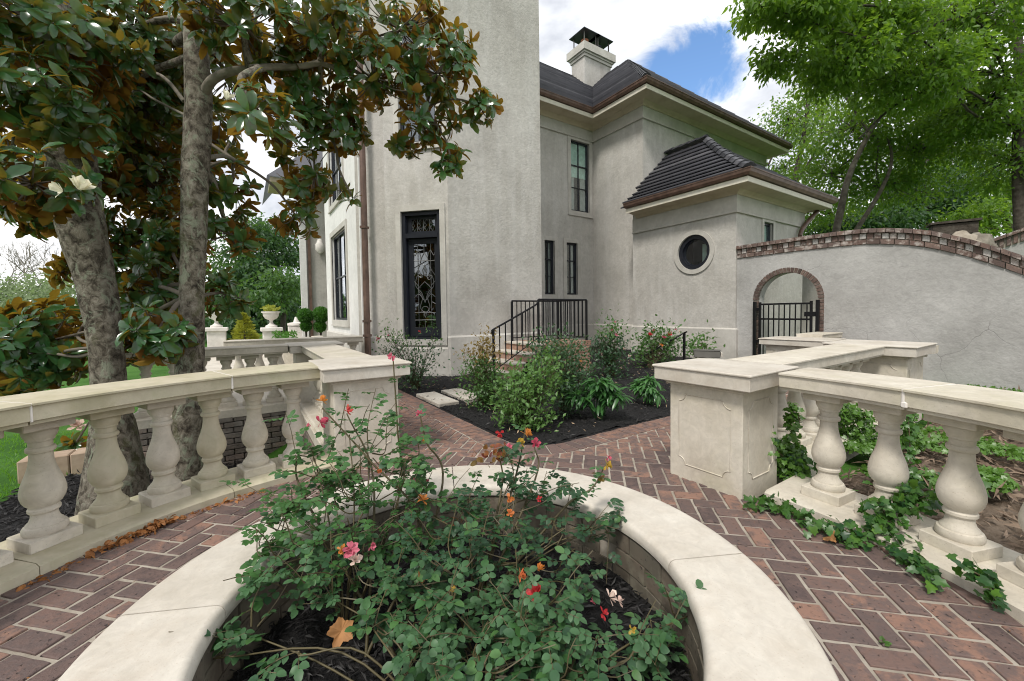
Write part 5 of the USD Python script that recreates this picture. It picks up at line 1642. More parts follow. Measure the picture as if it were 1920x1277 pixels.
# metal light box on the right pier's rail
bxp = at(1318, 672, RT)
t = thing("metal_box", "small dark grey metal box lying on the cap of the right pier", "box", loc=(bxp[0] + 0.06, bxp[1], RT + 0.003), rotz=-57)
mesh(t, "case", bx((0, 0, 0.032), (0.21, 0.085, 0.06), 0, 0.004), K["greybox"])
mesh(t, "lid", bx((0, 0, 0.066), (0.222, 0.095, 0.006), 0, 0.002), K["greybox"])
mesh(t, "clip", bx((0.115, 0.01, 0.03), (0.014, 0.05, 0.04), 0, 0.003), K["coping"])

# terrace ornaments far left
URN = [(0.10, 0.0), (0.20, 0.0), (0.20, 0.06), (0.13, 0.09), (0.07, 0.14), (0.055, 0.20), (0.07, 0.24), (0.09, 0.26), (0.20, 0.31), (0.265, 0.40), (0.27, 0.47), (0.28, 0.49), (0.32, 0.51), (0.32, 0.55), (0.28, 0.55)]
for (px, lab) in ((406, "white stone urn on a pedestal, left one of the two beyond the rear balustrade"), (509, "white stone urn on a pedestal nearer the house, right of the golden conifer")):
    b = dp(px, 614, 13.2)
    u = thing("garden_urn", lab, "urn", loc=b)
    mesh(u, "bowl", lathe([(r * 0.85, z * 0.95) for r, z in URN], 28), K["white"], smooth=40)
    rr = np.random.default_rng(px)
    n = 160
    pb = in_ball(n, rr) * A([0.26, 0.26, 0.10]) + A([0, 0, 0.60])
    vs, f = leaves(pb, rdir(n, rr, 0.0), rdir(n, rr), rr.uniform(0.06, 0.11, n), 0.05)
    raw(u, "planting", *soup(vs, f), K["gold"] if px > 450 else K["topiary"], kind="stuff")
    p = thing("urn_pedestal", "square white pedestal under the " + ("left urn" if px < 450 else "right urn near the house"), "pedestal")
    w = 0.25
    mb = MB()
    mesh(p, "shaft", box2(b[0] - w, b[0] + w, b[1] - w, b[1] + w, -0.05, b[2] - 0.12, 0.01), K["white"])
    mesh(p, "cap", box2(b[0] - w - 0.06, b[0] + w + 0.06, b[1] - w - 0.06, b[1] + w + 0.06, b[2] - 0.119, b[2], 0.015), K["white"])
tp_ = dp(556, 612, 17.0)
t = thing("stone_post", "white stone post with a small finial beside the topiary balls", "post")
mesh(t, "shaft", box2(tp_[0] - 0.3, tp_[0] + 0.3, tp_[1] - 0.3, tp_[1] + 0.3, -0.05, tp_[2]), K["white"])
mesh(t, "finial", lathe([(0.2, tp_[2]), (0.34, tp_[2] + 0.05), (0.34, tp_[2] + 0.14), (0.12, tp_[2] + 0.18), (0.05, tp_[2] + 0.4)], 14, (tp_[0], tp_[1], 0)), K["white"], smooth=40)
lw = thing("terrace_wall", "low pale wall with loose stone slabs on top at the foot of the wing", "wall")
wa, wb = at(530, 634, 0.70), at(606, 630, 0.70)
mesh(lw, "wall", box2(wa[0], 2.05, wa[1], wa[1] + 0.4, -0.05, 0.62), K["stone"])
for k in range(6):
    mesh(lw, "stone_slab", bx((wa[0] + 0.25 + k * 0.3, wa[1] + 0.2, 0.645 + 0.02 * (k % 3)), (0.27, 0.36, 0.045), rg.uniform(-0.2, 0.2), 0.01), K["paving"])

# ================================================================== vegetation
RX, UX, FX = CM[0], CM[1], CM[2]


def clump_pts(px, py, rx, ry, depth, rd, n, rng, shell=0.3):
    c = dp(px, py, depth)
    b = in_ball(n, rng, shell)
    return c + b[:, :1] * RX * (rx * depth / FPX) + b[:, 1:2] * UX * (ry * depth / FPX) + b[:, 2:] * FX * rd, c


def rosettes(tips, axes, rng, L=(0.105, 0.195), per=(8, 14)):
    B, D, U, LL, W, Cc = [], [], [], [], [], []
    for t, ax in zip(tips, axes):
        k = rng.integers(*per)
        a = rng.uniform(0, 2 * np.pi) + np.arange(k) * 2.4
        s = unit(np.cross(ax, [0.3, 0.2, 1.0]))
        r = np.cross(ax, s)
        open_ = rng.uniform(0.25, 1.25, k)
        rad = np.cos(a)[:, None] * s + np.sin(a)[:, None] * r
        d = rad * np.sin(open_ + 0.35)[:, None] + ax * np.cos(open_ + 0.35)[:, None]
        d[:, 2] -= rng.uniform(-0.15, 0.5, k)
        d += 0.28 * rdir(k, rng)
        up = ax + 0.5 * rdir(k, rng) - rad * 0.1
        B.append(t - ax * rng.uniform(0, 0.07, (k, 1)) + rad * 0.006)
        D.append(d)
        U.append(up)
        l = rng.uniform(*L, k)
        LL.append(l)
        W.append(l * rng.uniform(0.40, 0.52, k))
        Cc.append(rng.uniform(0.05, 0.4, k))
    return leaves(np.vstack(B), np.vstack(D), np.vstack(U), np.concatenate(LL), np.concatenate(W), "magnolia", np.concatenate(Cc))


def trunk_mesh(pts, rads, seed, n=10, sides=20, amp=0.1):
    p = spline(pts, n)
    r = np.interp(np.linspace(0, 1, len(p)), np.linspace(0, 1, len(rads)), rads)
    v, f = tube(p, r, sides)
    k = len(p) * sides
    c = np.repeat(p, sides, 0)
    off = v[:k] - c
    v[:k] = c + off * (1 + amp * (noise3(v[:k] * A([1, 1, 0.5]), 5.0, seed)[:, None] - 0.5) * 2 + amp * 0.5 * (noise3(v[:k], 16.0, seed + 2)[:, None] - 0.5) * 2)
    return v, f


def limb(parent, a, b, r0, r1, rng, mat, sag=0.12, name="branch", sides=7, seg=4):
    a, b = A(a), A(b)
    L = np.linalg.norm(b - a)
    pts = [a + (b - a) * t + (rdir(1, rng)[0] * 0.09 * L + A([0, 0, sag * L])) * math.sin(math.pi * t) for t in np.linspace(0, 1, seg)]
    p = spline(pts, 5)
    return tube(p, np.linspace(r0, r1, len(p)), sides)


rm = np.random.default_rng(21)
T1 = [(222, 985, 4.2, 0.46), (216, 870, 4.2, 0.33), (206, 745, 4.2, 0.195), (197, 640, 4.2, 0.185), (180, 530, 4.2, 0.215), (153, 430, 4.15, 0.265), (138, 330, 4.1, 0.26), (122, 200, 4.1, 0.245), (100, 60, 4.1, 0.22), (82, -90, 4.1, 0.20)]
T2 = [(352, 980, 4.25, 0.25), (350, 850, 4.25, 0.185), (356, 700, 4.25, 0.172), (360, 560, 4.25, 0.145), (363, 440, 4.25, 0.152), (368, 300, 4.25, 0.165), (372, 180, 4.25, 0.165), (366, 60, 4.25, 0.14), (352, -90, 4.25, 0.125)]
CL1 = [(90, 60, 130, 90, 3.7, 0.8, 34), (75, 190, 110, 80, 3.6, 0.6, 20), (60, 345, 85, 65, 3.3, 0.4, 12), (150, 330, 70, 60, 4.9, 0.5, 12), (30, 120, 60, 120, 4.6, 0.8, 22), (90, 640, 90, 75, 4.5, 0.5, 20), (60, 690, 80, 40, 4.4, 0.3, 9),
       (20, 300, 40, 90, 4.6, 0.5, 12), (130, 505, 22, 30, 5.0, 0.2, 3), (185, 130, 70, 90, 5.2, 0.5, 18), (140, 835, 16, 16, 5.6, 0.1, 2), (120, 420, 30, 30, 5.2, 0.2, 4), (110, 600, 70, 40, 5.0, 0.4, 10), (40, 720, 50, 20, 4.6, 0.2, 5), (225, 470, 30, 60, 5.4, 0.4, 8), (120, 250, 120, 120, 6.2, 0.6, 22), (40, 400, 50, 40, 4.2, 0.3, 6)]
CL2 = [(250, 60, 120, 80, 4.9, 0.9, 36), (270, 200, 85, 100, 5.3, 0.9, 42), (265, 330, 80, 90, 5.5, 0.8, 38), (280, 450, 75, 70, 5.5, 0.6, 26), (255, 540, 60, 60, 5.3, 0.5, 16), (295, 620, 50, 55, 3.85, 0.25, 8),
       (450, 45, 110, 65, 3.9, 0.7, 28), (480, 205, 60, 55, 3.2, 0.25, 6), (430, 150, 60, 70, 4.9, 0.5, 14), (610, 55, 110, 65, 4.3, 0.7, 28), (750, 55, 95, 60, 4.7, 0.6, 22), (820, 140, 80, 55, 4.9, 0.5, 18), (900, 200, 42, 42, 5.0, 0.25, 7), (850, 90, 40, 40, 5.0, 0.3, 7),
       (700, 150, 90, 55, 4.6, 0.5, 18), (570, 150, 80, 75, 4.6, 0.5, 18), (620, 235, 65, 50, 4.8, 0.4, 12), (660, 250, 40, 40, 4.9, 0.3, 6), (590, 330, 60, 65, 5.2, 0.4, 16), (555, 405, 45, 40, 5.2, 0.25, 8), (530, 270, 30, 40, 5.2, 0.3, 6), (790, 230, 70, 40, 5.0, 0.35, 9), (770, 265, 40, 30, 5.0, 0.25, 4), (845, 295, 35, 35, 5.0, 0.2, 5),
       (662, 372, 8, 8, 5.0, 0.05, 1), (430, 345, 38, 55, 4.7, 0.4, 11), (430, 440, 45, 50, 4.7, 0.35, 9), (425, 550, 32, 50, 4.8, 0.25, 7), (300, 540, 45, 70, 4.9, 0.4, 14), (330, 470, 40, 60, 5.2, 0.4, 10), (250, 640, 40, 50, 4.9, 0.3, 8), (330, 130, 60, 90, 5.4, 0.5, 16), (410, 270, 40, 60, 5.2, 0.5, 10), (290, 260, 100, 150, 6.3, 0.5, 34), (560, 60, 160, 60, 5.6, 0.5, 18)]
crown_c = dp(330, 100, 4.9)


def magnolia(label, tr, clumps, hubs, seed):
    t = thing("magnolia_tree", label, "tree")
    pts = [dp(x, y, d) for x, y, d, r in tr]
    kr = 0.72 if seed == 31 else 0.74
    mesh(t, "trunk", trunk_mesh(pts, [r * kr for *_, r in tr], seed), K["bark"], smooth=True)
    tips, axes = [], []
    tw = MB()
    for cl in clumps:
        p, c = clump_pts(*cl[:6], int(cl[6] * (1.6 if cl[0] > 400 else 2.6)), rm, 0.0)
        j = int(np.argmin([np.linalg.norm(A(h[0]) - c) for h in hubs]))
        h = hubs[j]
        if np.linalg.norm(A(h[0]) - c) > 0.15:
            mesh(t, "branch", limb(t, h[0], c, h[1], 0.012, rm, None, 0.06, sides=8), K["bark" if h[1] > 0.03 else "twig"], smooth=True)
        for q_ in p:
            tw.merge(limb(t, c + (q_ - c) * 0.08, q_, 0.008, 0.004, rm, None, -0.06, sides=5, seg=3))
            tips.append(q_)
            ax = unit((q_ - c) * 1.2 / (np.linalg.norm(q_ - c) + 0.1) + 0.35 * (q_ - crown_c) / np.linalg.norm(q_ - crown_c) + A([0, 0, 0.5]) + 0.6 * rdir(1, rm)[0] - 0.15 * FX)
            axes.append(ax)
    mesh(t, "twigs", tw, K["twig"], smooth=True, kind="stuff")
    vs, f = rosettes(tips, axes, rm)
    emit(t, vs, f, K["magnolia"], 300, "leaf", "foliage")
    return t


h1 = [(dp(x, y, d), r) for x, y, d, r in ((150, 400, 4.2, 0.05), (122, 200, 4.1, 0.06), (100, 60, 4.1, 0.07), (200, 650, 4.2, 0.018))]
h2 = [(dp(x, y, d), r) for x, y, d, r in ((368, 300, 4.3, 0.045), (380, 180, 4.25, 0.06), (366, 60, 4.25, 0.06), (360, 560, 4.3, 0.03), (470, 130, 4.0, 0.045), (600, 118, 4.3, 0.035), (690, 150, 4.6, 0.022), (600, 240, 4.9, 0.018), (800, 200, 5.0, 0.014), (440, 300, 4.7, 0.02))]
mg1 = magnolia("stout lichened magnolia leaning left, the thicker trunk at the far left", T1, CL1, h1, 31)
mg2 = magnolia("slimmer upright magnolia whose leafy rust and green boughs reach across to the tower", T2, CL2, h2, 37)
for a_, b_, r0, r1 in ((h2[1], (h2[4][0], 0), 0.05, 0.036), (h2[4], (h2[5][0], 0), 0.036, 0.028), (h2[5], (h2[6][0], 0), 0.027, 0.02), (h2[6], (h2[8][0], 0), 0.022, 0.014), (h2[5], (h2[7][0], 0), 0.026, 0.016), (h2[0], (h2[9][0], 0), 0.03, 0.02)):
    mesh(mg2, "bough", limb(mg2, a_[0], b_[0], r0, r1, rm, None, 0.05, sides=9), K["greybark"], smooth=True)
for (x0, y0, x1, y1, d0, d1, r) in ((345, 190, 250, 130, 4.2, 4.4, 0.022), (345, 215, 240, 175, 4.2, 4.6, 0.014), (250, 130, 165, 130, 4.4, 4.2, 0.016), (420, 85, 290, 35, 4.1, 4.3, 0.024), (110, 300, 60, 275, 4.0, 3.7, 0.02), (205, 640, 150, 600, 4.2, 4.4, 0.014), (330, 620, 280, 590, 4.2, 3.9, 0.014)):
    mesh(mg2 if x0 > 220 else mg1, "branch", limb(mg2, dp(x0, y0, d0), dp(x1, y1, d1), r, r * 0.6, rm, None, 0.05, sides=8), K["greybark"], smooth=True)


def blossom(parent, c, r, n, mat, rng, ax=(0, 0, 1), openness=0.6, name="flower", parts=False):
    ax = unit(A(ax, float))
    s = unit(np.cross(ax, [0.31, 0.77, 0.2]))
    q_ = np.cross(ax, s)
    a = np.arange(n) * 2.4 + rng.uniform(0, 6)
    o = np.linspace(openness, 0.15, n) + rng.uniform(-0.1, 0.1, n)
    rad = np.cos(a)[:, None] * s + np.sin(a)[:, None] * q_
    d = rad * np.sin(o)[:, None] + ax * np.cos(o)[:, None] + 0.35 * rdir(n, rng)
    L = r * rng.uniform(0.85, 1.15, n)
    vs, f = leaves(A(c) + rad * r * 0.08, d, ax * 0.6 - rad, L, L * rng.uniform(0.5, 0.8, n), "petal", rng.uniform(-0.2, 0.5, n))
    v, f = soup(vs, f)
    return raw(parent, name, v, f, mat)


blossom(mg1, dp(148, 356, 3.0), 0.10, 10, K["cream"], rm, (0.4, -0.2, 0.9), 0.7)
blossom(mg1, dp(118, 360, 3.05), 0.075, 6, K["cream"], rm, (-0.6, -0.3, 0.4), 1.0)
blossom(mg1, dp(145, 800, 5.5), 0.11, 14, K["blush"], rm, (0.1, -0.5, 0.8), 1.1)
blossom(mg2, dp(425, 188, 3.2), 0.07, 6, K["cream"], rm, (0.1, -0.1, 1.0), 0.3)


# ------------------------------------------------------------------ roses in the planter
def compound(base, d, rng, size, n=5):
    "a rose leaf: leaflets along a rachis"
    d = unit(d)
    s = unit(np.cross(d, A([0, 0, 1.0]) + 0.3 * rdir(1, rng)[0]))
    up = unit(np.cross(s, d))
    if up[2] < 0:
        up = -up
    L = size * 2.2
    out = [(base + d * L, d, up, size * 1.12)]
    for i in range((n - 1) // 2):
        q_ = base + d * L * (0.38 + 0.42 * i)
        for sg in (1, -1):
            out.append((q_, d * 0.45 + s * sg, up, size * (0.82 + 0.12 * i)))
    return out, (base, base + d * L)


def rosebush(label, bases, clumps, seed, nparts=300, size=(0.017, 0.030), mat="rose", canes=(), name="rose_bush"):
    rng = np.random.default_rng(seed)
    t = thing(name, label, "rose bush")
    B, D, U, S = [], [], [], []
    tw = MB()
    for cn in canes:
        p = spline(cn, 8)
        mesh(t, "cane", tube(p, np.linspace(0.0065, 0.003, len(p)), 7), K["stem"], smooth=True)
    for cl in clumps:
        c = dp(cl[0], cl[1], cl[4])
        b = A(min(bases, key=lambda q_: np.linalg.norm(A(q_)[:2] - c[:2])), float)
        mid = (b + c) / 2 + A([0, 0, 0.10]) + 0.06 * rdir(1, rng)[0]
        p = spline([b, mid, c], 5)
        mesh(t, "cane", tube(p, np.linspace(0.0042, 0.0024, len(p)), 6), K["stem"], smooth=True)
        ns = max(1, int(cl[6] / 3.5))
        st, _ = clump_pts(*cl[:6], ns, rng, 0.0)
        for q_ in st:
            q_[2] = max(q_[2], 0.09)
            dd = unit((q_ - c) / (np.linalg.norm(q_ - c) + 0.05) + A([0, 0, 0.5]) + 0.6 * rdir(1, rng)[0])
            ln = rng.uniform(0.10, 0.2)
            a0 = c + (q_ - c) * 0.25
            sp = spline([a0, q_, q_ + dd * ln * 0.5 + A([0, 0, 0.01]), q_ + dd * ln], 4)
            tw.merge(tube(sp, np.linspace(0.0028, 0.0014, len(sp)), 4))
            for j in range(5):
                o = sp[min(len(sp) - 1, 3 + 2 * j)]
                hd = rdir(1, rng)[0]
                hd[2] = rng.uniform(-0.35, 0.35)
                lf, rach = compound(o, unit(hd) + 0.25 * dd, rng, rng.uniform(*size), 5 if rng.random() < 0.8 else 7)
                tw.merge(tube([rach[0], rach[1]], 0.0011, 3, cap=False))
                for bb, d_, u_, s_ in lf:
                    if bb[2] < 0.06:
                        continue
                    B.append(bb)
                    D.append(d_ + 0.15 * rdir(1, rng)[0])
                    U.append(u_ + 0.3 * rdir(1, rng)[0])
                    S.append(s_)
    mesh(t, "twigs", tw, K["stem"], kind="stuff")
    S = A(S)
    vs, f = leaves(A(B), A(D), A(U), S * 1.25, S * rng.uniform(0.8, 1.0, len(S)), "rose", rng.uniform(0.0, 0.3, len(S)))
    emit(t, vs, f, K[mat], nparts, "leaf", "foliage")
    return t


CA = [(620, 905, 60, 45, 1.85, 0.12, 24), (540, 950, 70, 50, 1.75, 0.13, 30), (500, 985, 40, 45, 1.7, 0.1, 14), (690, 850, 70, 50, 1.9, 0.13, 32), (760, 860, 55, 55, 1.95, 0.13, 24), (655, 815, 35, 25, 1.9, 0.08, 8), (600, 1010, 95, 50, 1.68, 0.16, 46), (700, 945, 100, 60, 1.8, 0.16, 48), (790, 930, 60, 50, 1.85, 0.12, 26),
      (660, 1050, 90, 40, 1.6, 0.14, 40), (520, 1060, 60, 40, 1.55, 0.1, 18), (590, 860, 40, 25, 1.85, 0.08, 8)]
CB = [(850, 990, 100, 50, 1.72, 0.16, 44), (960, 965, 85, 40, 1.82, 0.15, 34), (1060, 990, 60, 40, 1.8, 0.12, 24), (970, 1055, 95, 55, 1.58, 0.16, 44), (860, 1085, 110, 60, 1.5, 0.16, 52), (740, 1110, 100, 60, 1.46, 0.15, 40), (965, 895, 45, 30, 1.95, 0.08, 12), (1130, 985, 35, 35, 1.82, 0.08, 10), (1000, 930, 60, 30, 1.9, 0.1, 18), (1110, 1000, 30, 30, 1.8, 0.06, 8)]
CC = [(900, 1200, 130, 60, 1.28, 0.14, 58), (1010, 1150, 80, 55, 1.4, 0.14, 32), (1080, 1225, 80, 45, 1.3, 0.13, 30), (1225, 1240, 70, 35, 1.31, 0.1, 24), (780, 1215, 70, 55, 1.26, 0.12, 36), (900, 1265, 160, 30, 1.15, 0.1, 46), (1110, 1265, 110, 30, 1.2, 0.1, 30), (470, 1190, 65, 55, 1.32, 0.1, 14), (560, 1230, 40, 30, 1.22, 0.06, 6), (1300, 1150, 35, 35, 1.48, 0.06, 7), (620, 1120, 80, 40, 1.45, 0.1, 24), (400, 1235, 40, 25, 1.3, 0.05, 6), (700, 1180, 40, 40, 1.3, 0.08, 12)]
b1, b2, b3 = [(0.33, 1.5, 0.04), (0.28, 1.62, 0.04), (0.42, 1.42, 0.04)], [(0.72, 1.42, 0.04), (0.82, 1.5, 0.04), (0.66, 1.28, 0.04)], [(0.55, 0.98, 0.04), (0.72, 0.95, 0.04), (0.45, 1.05, 0.04)]
tall = [[b1[1], dp(748, 930, 1.95), dp(745, 800, 1.93), dp(737, 672, 1.93)], [b1[0], dp(790, 990, 1.8), dp(690, 860, 1.85), dp(604, 765, 1.86)], [b1[0], dp(700, 900, 1.85), dp(650, 775, 1.9)], [b1[2], dp(830, 905, 1.95), dp(800, 830, 1.98), dp(788, 780, 1.98)], [b1[2], dp(570, 930, 1.75), dp(555, 855, 1.78)]]
tallb = [[b2[0], dp(955, 935, 1.95), dp(975, 860, 2.0), dp(986, 800, 2.0)], [b2[1], dp(1060, 950, 1.9), dp(1110, 915, 1.92), dp(1137, 868, 1.95)], [b2[0], dp(940, 920, 1.95), dp(935, 850, 1.98)], [b2[0], dp(1003, 900, 1.95), dp(1003, 838, 2.0)]]
ra_ = rosebush("tall rose bush with pink and orange blooms at the left of the round planter", b1, CA, 41, canes=tall)
rb_ = rosebush("bushy rose in the middle of the round planter with dark red new shoots behind", b2, CB, 42, canes=tallb)
rc_ = rosebush("low spreading rose filling the front of the round planter", b3, CC, 43)
# leaves along the tall stems
rr = np.random.default_rng(44)
for t, cs in ((ra_, tall), (rb_, tallb)):
    lf = []
    for cn in cs:
        p = spline(cn, 8)
        for i in range(9, len(p) - 1, 2):
            hd = rdir(1, rr)[0]
            hd[2] = rr.uniform(-0.1, 0.5)
            lf += compound(p[i], hd, rr, rr.uniform(0.018, 0.026), 5)[0]
    vs, f = leaves(A([x[0] for x in lf]), A([x[1] for x in lf]), A([x[2] for x in lf]), A([x[3] for x in lf]) * 1.25, A([x[3] for x in lf]) * 0.9, "rose", rr.uniform(0, 0.3, len(lf)))
    v, f = soup(vs, f)
    raw(t, "stem_foliage", v, f, K["rose"], kind="stuff")
for (x, y, d, r, n, col, t) in ((604, 752, 1.86, 0.028, 9, "orange", ra_), (600, 792, 1.86, 0.034, 14, "pink", ra_), (580, 797, 1.87, 0.012, 5, "pink", ra_), (650, 770, 1.9, 0.03, 9, "red", ra_), (735, 668, 1.93, 0.022, 7, "pink", ra_), (787, 776, 1.98, 0.022, 9, "pink", ra_), (793, 822, 1.98, 0.024, 7, "orange", ra_),
                             (657, 1030, 1.45, 0.03, 12, "pink", ra_), (665, 1050, 1.45, 0.026, 8, "blush", ra_), (640, 1030, 1.46, 0.018, 6, "orange", ra_), (696, 1024, 1.5, 0.018, 6, "pink", ra_), (712, 880, 1.85, 0.016, 5, "orange", ra_), (775, 902, 1.85, 0.012, 5, "pink", ra_), (803, 899, 1.85, 0.012, 5, "pink", ra_), (792, 938, 1.75, 0.03, 7, "orange", ra_),
                             (986, 815, 2.0, 0.034, 10, "orange", rb_), (1004, 832, 2.0, 0.028, 9, "pink", rb_), (938, 812, 2.0, 0.022, 8, "red", rb_), (955, 838, 2.0, 0.02, 7, "pink", rb_), (1137, 872, 1.95, 0.03, 9, "amber", rb_), (1140, 858, 1.95, 0.016, 5, "pink", rb_), (956, 934, 1.8, 0.022, 6, "orange", rb_), (956, 962, 1.75, 0.02, 6, "orange", rb_), (1012, 936, 1.8, 0.016, 6, "red", rb_), (975, 830, 2.0, 0.025, 8, "amber", rb_),
                             (974, 1078, 1.42, 0.024, 8, "orange", rc_), (1010, 1068, 1.42, 0.024, 8, "orange", rc_), (1003, 1112, 1.38, 0.03, 10, "red", rc_), (992, 1140, 1.36, 0.014, 5, "pink", rc_), (1115, 1130, 1.45, 0.018, 6, "pink", rc_), (1160, 1128, 1.45, 0.022, 5, "blush", rc_), (1130, 1150, 1.43, 0.02, 6, "red", rc_), (1143, 1120, 1.45, 0.03, 4, "blush", rc_), (1185, 1180, 1.35, 0.016, 4, "amber", rc_), (850, 1110, 1.4, 0.018, 4, "amber", rc_)):
    blossom(t, dp(x, y, d - 0.06), r * 0.95, n + 3, K[col], rr, rdir(1, rr)[0] * 0.8 + A([-0.1, -0.4, 0.6]), 1.65)
lf = []
for (x, y, d, n) in ((930, 850, 2.0, 30), (905, 862, 2.0, 10), (1130, 890, 1.93, 5), (860, 960, 1.8, 6)):
    p, _ = clump_pts(x, y, 26, 20, d, 0.05, n, rr, 0)
    for q_ in p:
        lf.append((q_, rdir(1, rr)[0], rdir(1, rr, 0.3)[0], rr.uniform(0.022, 0.036)))
vs, f = leaves(A([x[0] for x in lf]), A([x[1] for x in lf]), A([x[2] for x in lf]), A([x[3] for x in lf]) * 1.3, A([x[3] for x in lf]) * 0.75, "rose")
emit(rb_, vs, f, K["rose_young"], 40, "young_leaf", "young_leaves")


def dryleaf(label, c, size, rng, mat="dry", lobes=5):
    "a curled maple-like leaf"
    n = 40
    a = np.linspace(0, 2 * np.pi, n, endpoint=False)
    r = size * (0.55 + 0.3 * np.abs(np.cos(a * lobes / 2)) ** 1.5 + 0.05 * rng.normal(size=n))
    d = rdir(1, rng, 0.4)[0]
    s = unit(np.cross(d, [0.2, 1, 0.1]))
    t_ = np.cross(d, s)
    v = A(c) + (r * np.cos(a))[:, None] * s + (r * np.sin(a))[:, None] * t_ + (0.5 * r * r / size * np.cos(2 * a + 1))[:, None] * d
    v = np.vstack([v, [A(c)]])
    f = A([[n, i, (i + 1) % n] for i in range(n)])
    t = raw(None, "dry_leaf", v, f, K[mat])
    return tag(t, label, "leaf")


dryleaf("large curled orange dry leaf low among the roses at front left", dp(640, 1183, 1.3), 0.05, rr)
dryleaf("smaller tan dry leaf caught among the middle rose leaves left of centre", dp(792, 1082, 1.5), 0.034, rr)
dryleaf("orange dry leaf lying in the ivy at the foot of the right balustrade", at(1556, 1006, 0.03), 0.05, rr)

# crumbs of leaf and bark on the bricks
vs, f = chips(ring.intersection(sbox(-2.4, -1.5, 3.6, 4.0)), 420, 0.004, rr, (0.006, 0.022), 0.003)
cr_ = raw(None, "path_debris", *soup(vs, f), K["dry"], kind="stuff")
tag(cr_, "tiny brown crumbs of leaf and bark scattered over the ring path bricks", "debris")

# heaps of orange leaves along the left plinth
n = 300
tt = rr.uniform(0, 1, n)
ang = np.radians(np.where(tt < 0.55, rr.normal(121.5, 2.2, n), rr.uniform(104, 136, n)))
rad = ROUT - 0.035 - np.abs(rr.normal(0, 0.03, n))
p = np.stack([C0[0] + rad * np.cos(ang), C0[1] + rad * np.sin(ang), 0.004 + rr.uniform(0, 0.035, n) * (np.abs(np.degrees(ang) - 123) < 6)], 1)
d = rdir(n, rr)
d[:, 2] *= 0.35
L = rr.uniform(0.015, 0.042, n)
vs, f = leaves(p, d, rdir(n, rr, 0.1), L, L * 0.6, "magnolia", rr.uniform(0.2, 0.9, n))
lp = raw(None, "fallen_magnolia_leaves", *soup(vs, f), K["dry"], kind="stuff")
tag(lp, "drift of orange brown dead leaves on the bricks along the foot of the left balustrade", "leaves")


# ------------------------------------------------------------------ shrubs of the bed
def shrub(label, base, clumps, seed, mats=("shrub",), size=(0.03, 0.05), wid=0.55, name="rose_shrub", cat="shrub", flowers=(), droop=0.0, tmpl="kite", canes=9):
    rng = np.random.default_rng(seed)
    t = thing(name, label, cat)
    base = A(base, float)
    tw = MB()
    P_, D_ = [], []
    for cl in clumps:
        n = cl[6]
        n = int(n * 1.25)
        ns = max(3, n // 14)
        p, c = clump_pts(*cl[:6], ns, rng, 0.15)
        for q_ in p:
            q_[2] = max(q_[2], 0.06)
            b = base + A([rng.uniform(-0.06, 0.06), rng.uniform(-0.06, 0.06), 0])
            sp = spline([b, (b * 0.6 + q_ * 0.4) + A([0, 0, 0.12]) * rng.uniform(0.2, 1), q_, q_ + unit(q_ - b) * 0.08], 3)
            tw.merge(tube(sp, np.linspace(0.005, 0.0015, len(sp)), 4, cap=False))
            m = 14
            P_.append(np.repeat(q_[None], m, 0) + rng.normal(0, 1, (m, 3)) * A([0.07, 0.07, 0.085]) * (cl[4] / 5.0))
            D_.append(rdir(m, rng) + unit(q_ - c + A([0, 0, 0.05])) * 0.5 + A([0, 0, 0.2 - droop]))
    mesh(t, "stems", tw, K["stem"], kind="stuff")
    P_, D_ = np.vstack(P_), np.vstack(D_)
    n = len(P_)
    L = rng.uniform(*size, n) * 1.3
    vs, f = leaves(P_, D_, rdir(n, rng, 0.0) + A([0, 0, 0.6]), L, L * wid, tmpl)
    top = P_[:, 2] + rng.normal(0, 0.05, n)
    if len(mats) > 1:
        cut = np.quantile(top, 0.84)
        emit(t, vs[top <= cut], f, K[mats[0]], 0)
        emit(t, vs[top > cut], f, K[mats[1]], 0, rest="young_foliage")
    else:
        emit(t, vs, f, K[mats[0]], 0)
    for (x, y, d_, r, m, col) in flowers:
        blossom(t, dp(x, y, d_), r, m, K[col], rng, rdir(1, rng)[0] * 0.5 + A([-0.3, -0.5, 0.6]), 1.2)
    return t


shrub("thin rose shrub with a few pink buds against the house corner left of the door", (2.45, 6.75, 0), [(738, 655, 26, 38, 6.9, 0.25, 300), (790, 668, 32, 30, 6.8, 0.25, 240), (768, 700, 38, 24, 6.7, 0.25, 420), (808, 640, 12, 26, 6.8, 0.1, 60)], 51, ("shrub_dark", "shrub"),
      flowers=[(708, 636, 6.9, 0.05, 8, "pink"), (728, 630, 6.9, 0.03, 6, "pink"), (787, 622, 6.8, 0.03, 5, "red")])
shrub("rose shrub with rusty shoot tips left of the entrance stair", (2.78, 4.95, 0), [(908, 720, 42, 46, 5.5, 0.25, 760), (885, 685, 22, 34, 5.6, 0.15, 220), (912, 660, 18, 34, 5.5, 0.15, 230), (930, 740, 38, 40, 5.4, 0.2, 420)], 52, ("shrub", "shrub_rust"))
shrub("bright yellow green rose shrub at the front corner of the mulch bed", (2.62, 3.72, 0), [(985, 735, 40, 46, 4.5, 0.25, 620), (1005, 785, 36, 28, 4.4, 0.18, 260), (955, 760, 32, 40, 4.5, 0.2, 320), (1030, 700, 30, 36, 4.6, 0.2, 300)], 53, ("shrub",), size=(0.035, 0.055))
shrub("large grey green rose shrub in front of the brick landing", (3.45, 4.0, 0), [(1050, 675, 42, 44, 5.3, 0.3, 900), (1065, 735, 34, 46, 5.0, 0.25, 620), (1010, 660, 26, 28, 5.4, 0.2, 220), (1085, 700, 26, 40, 5.1, 0.2, 300)], 54, ("shrub_dark",), flowers=[(1088, 678, 5.0, 0.025, 5, "orange")])
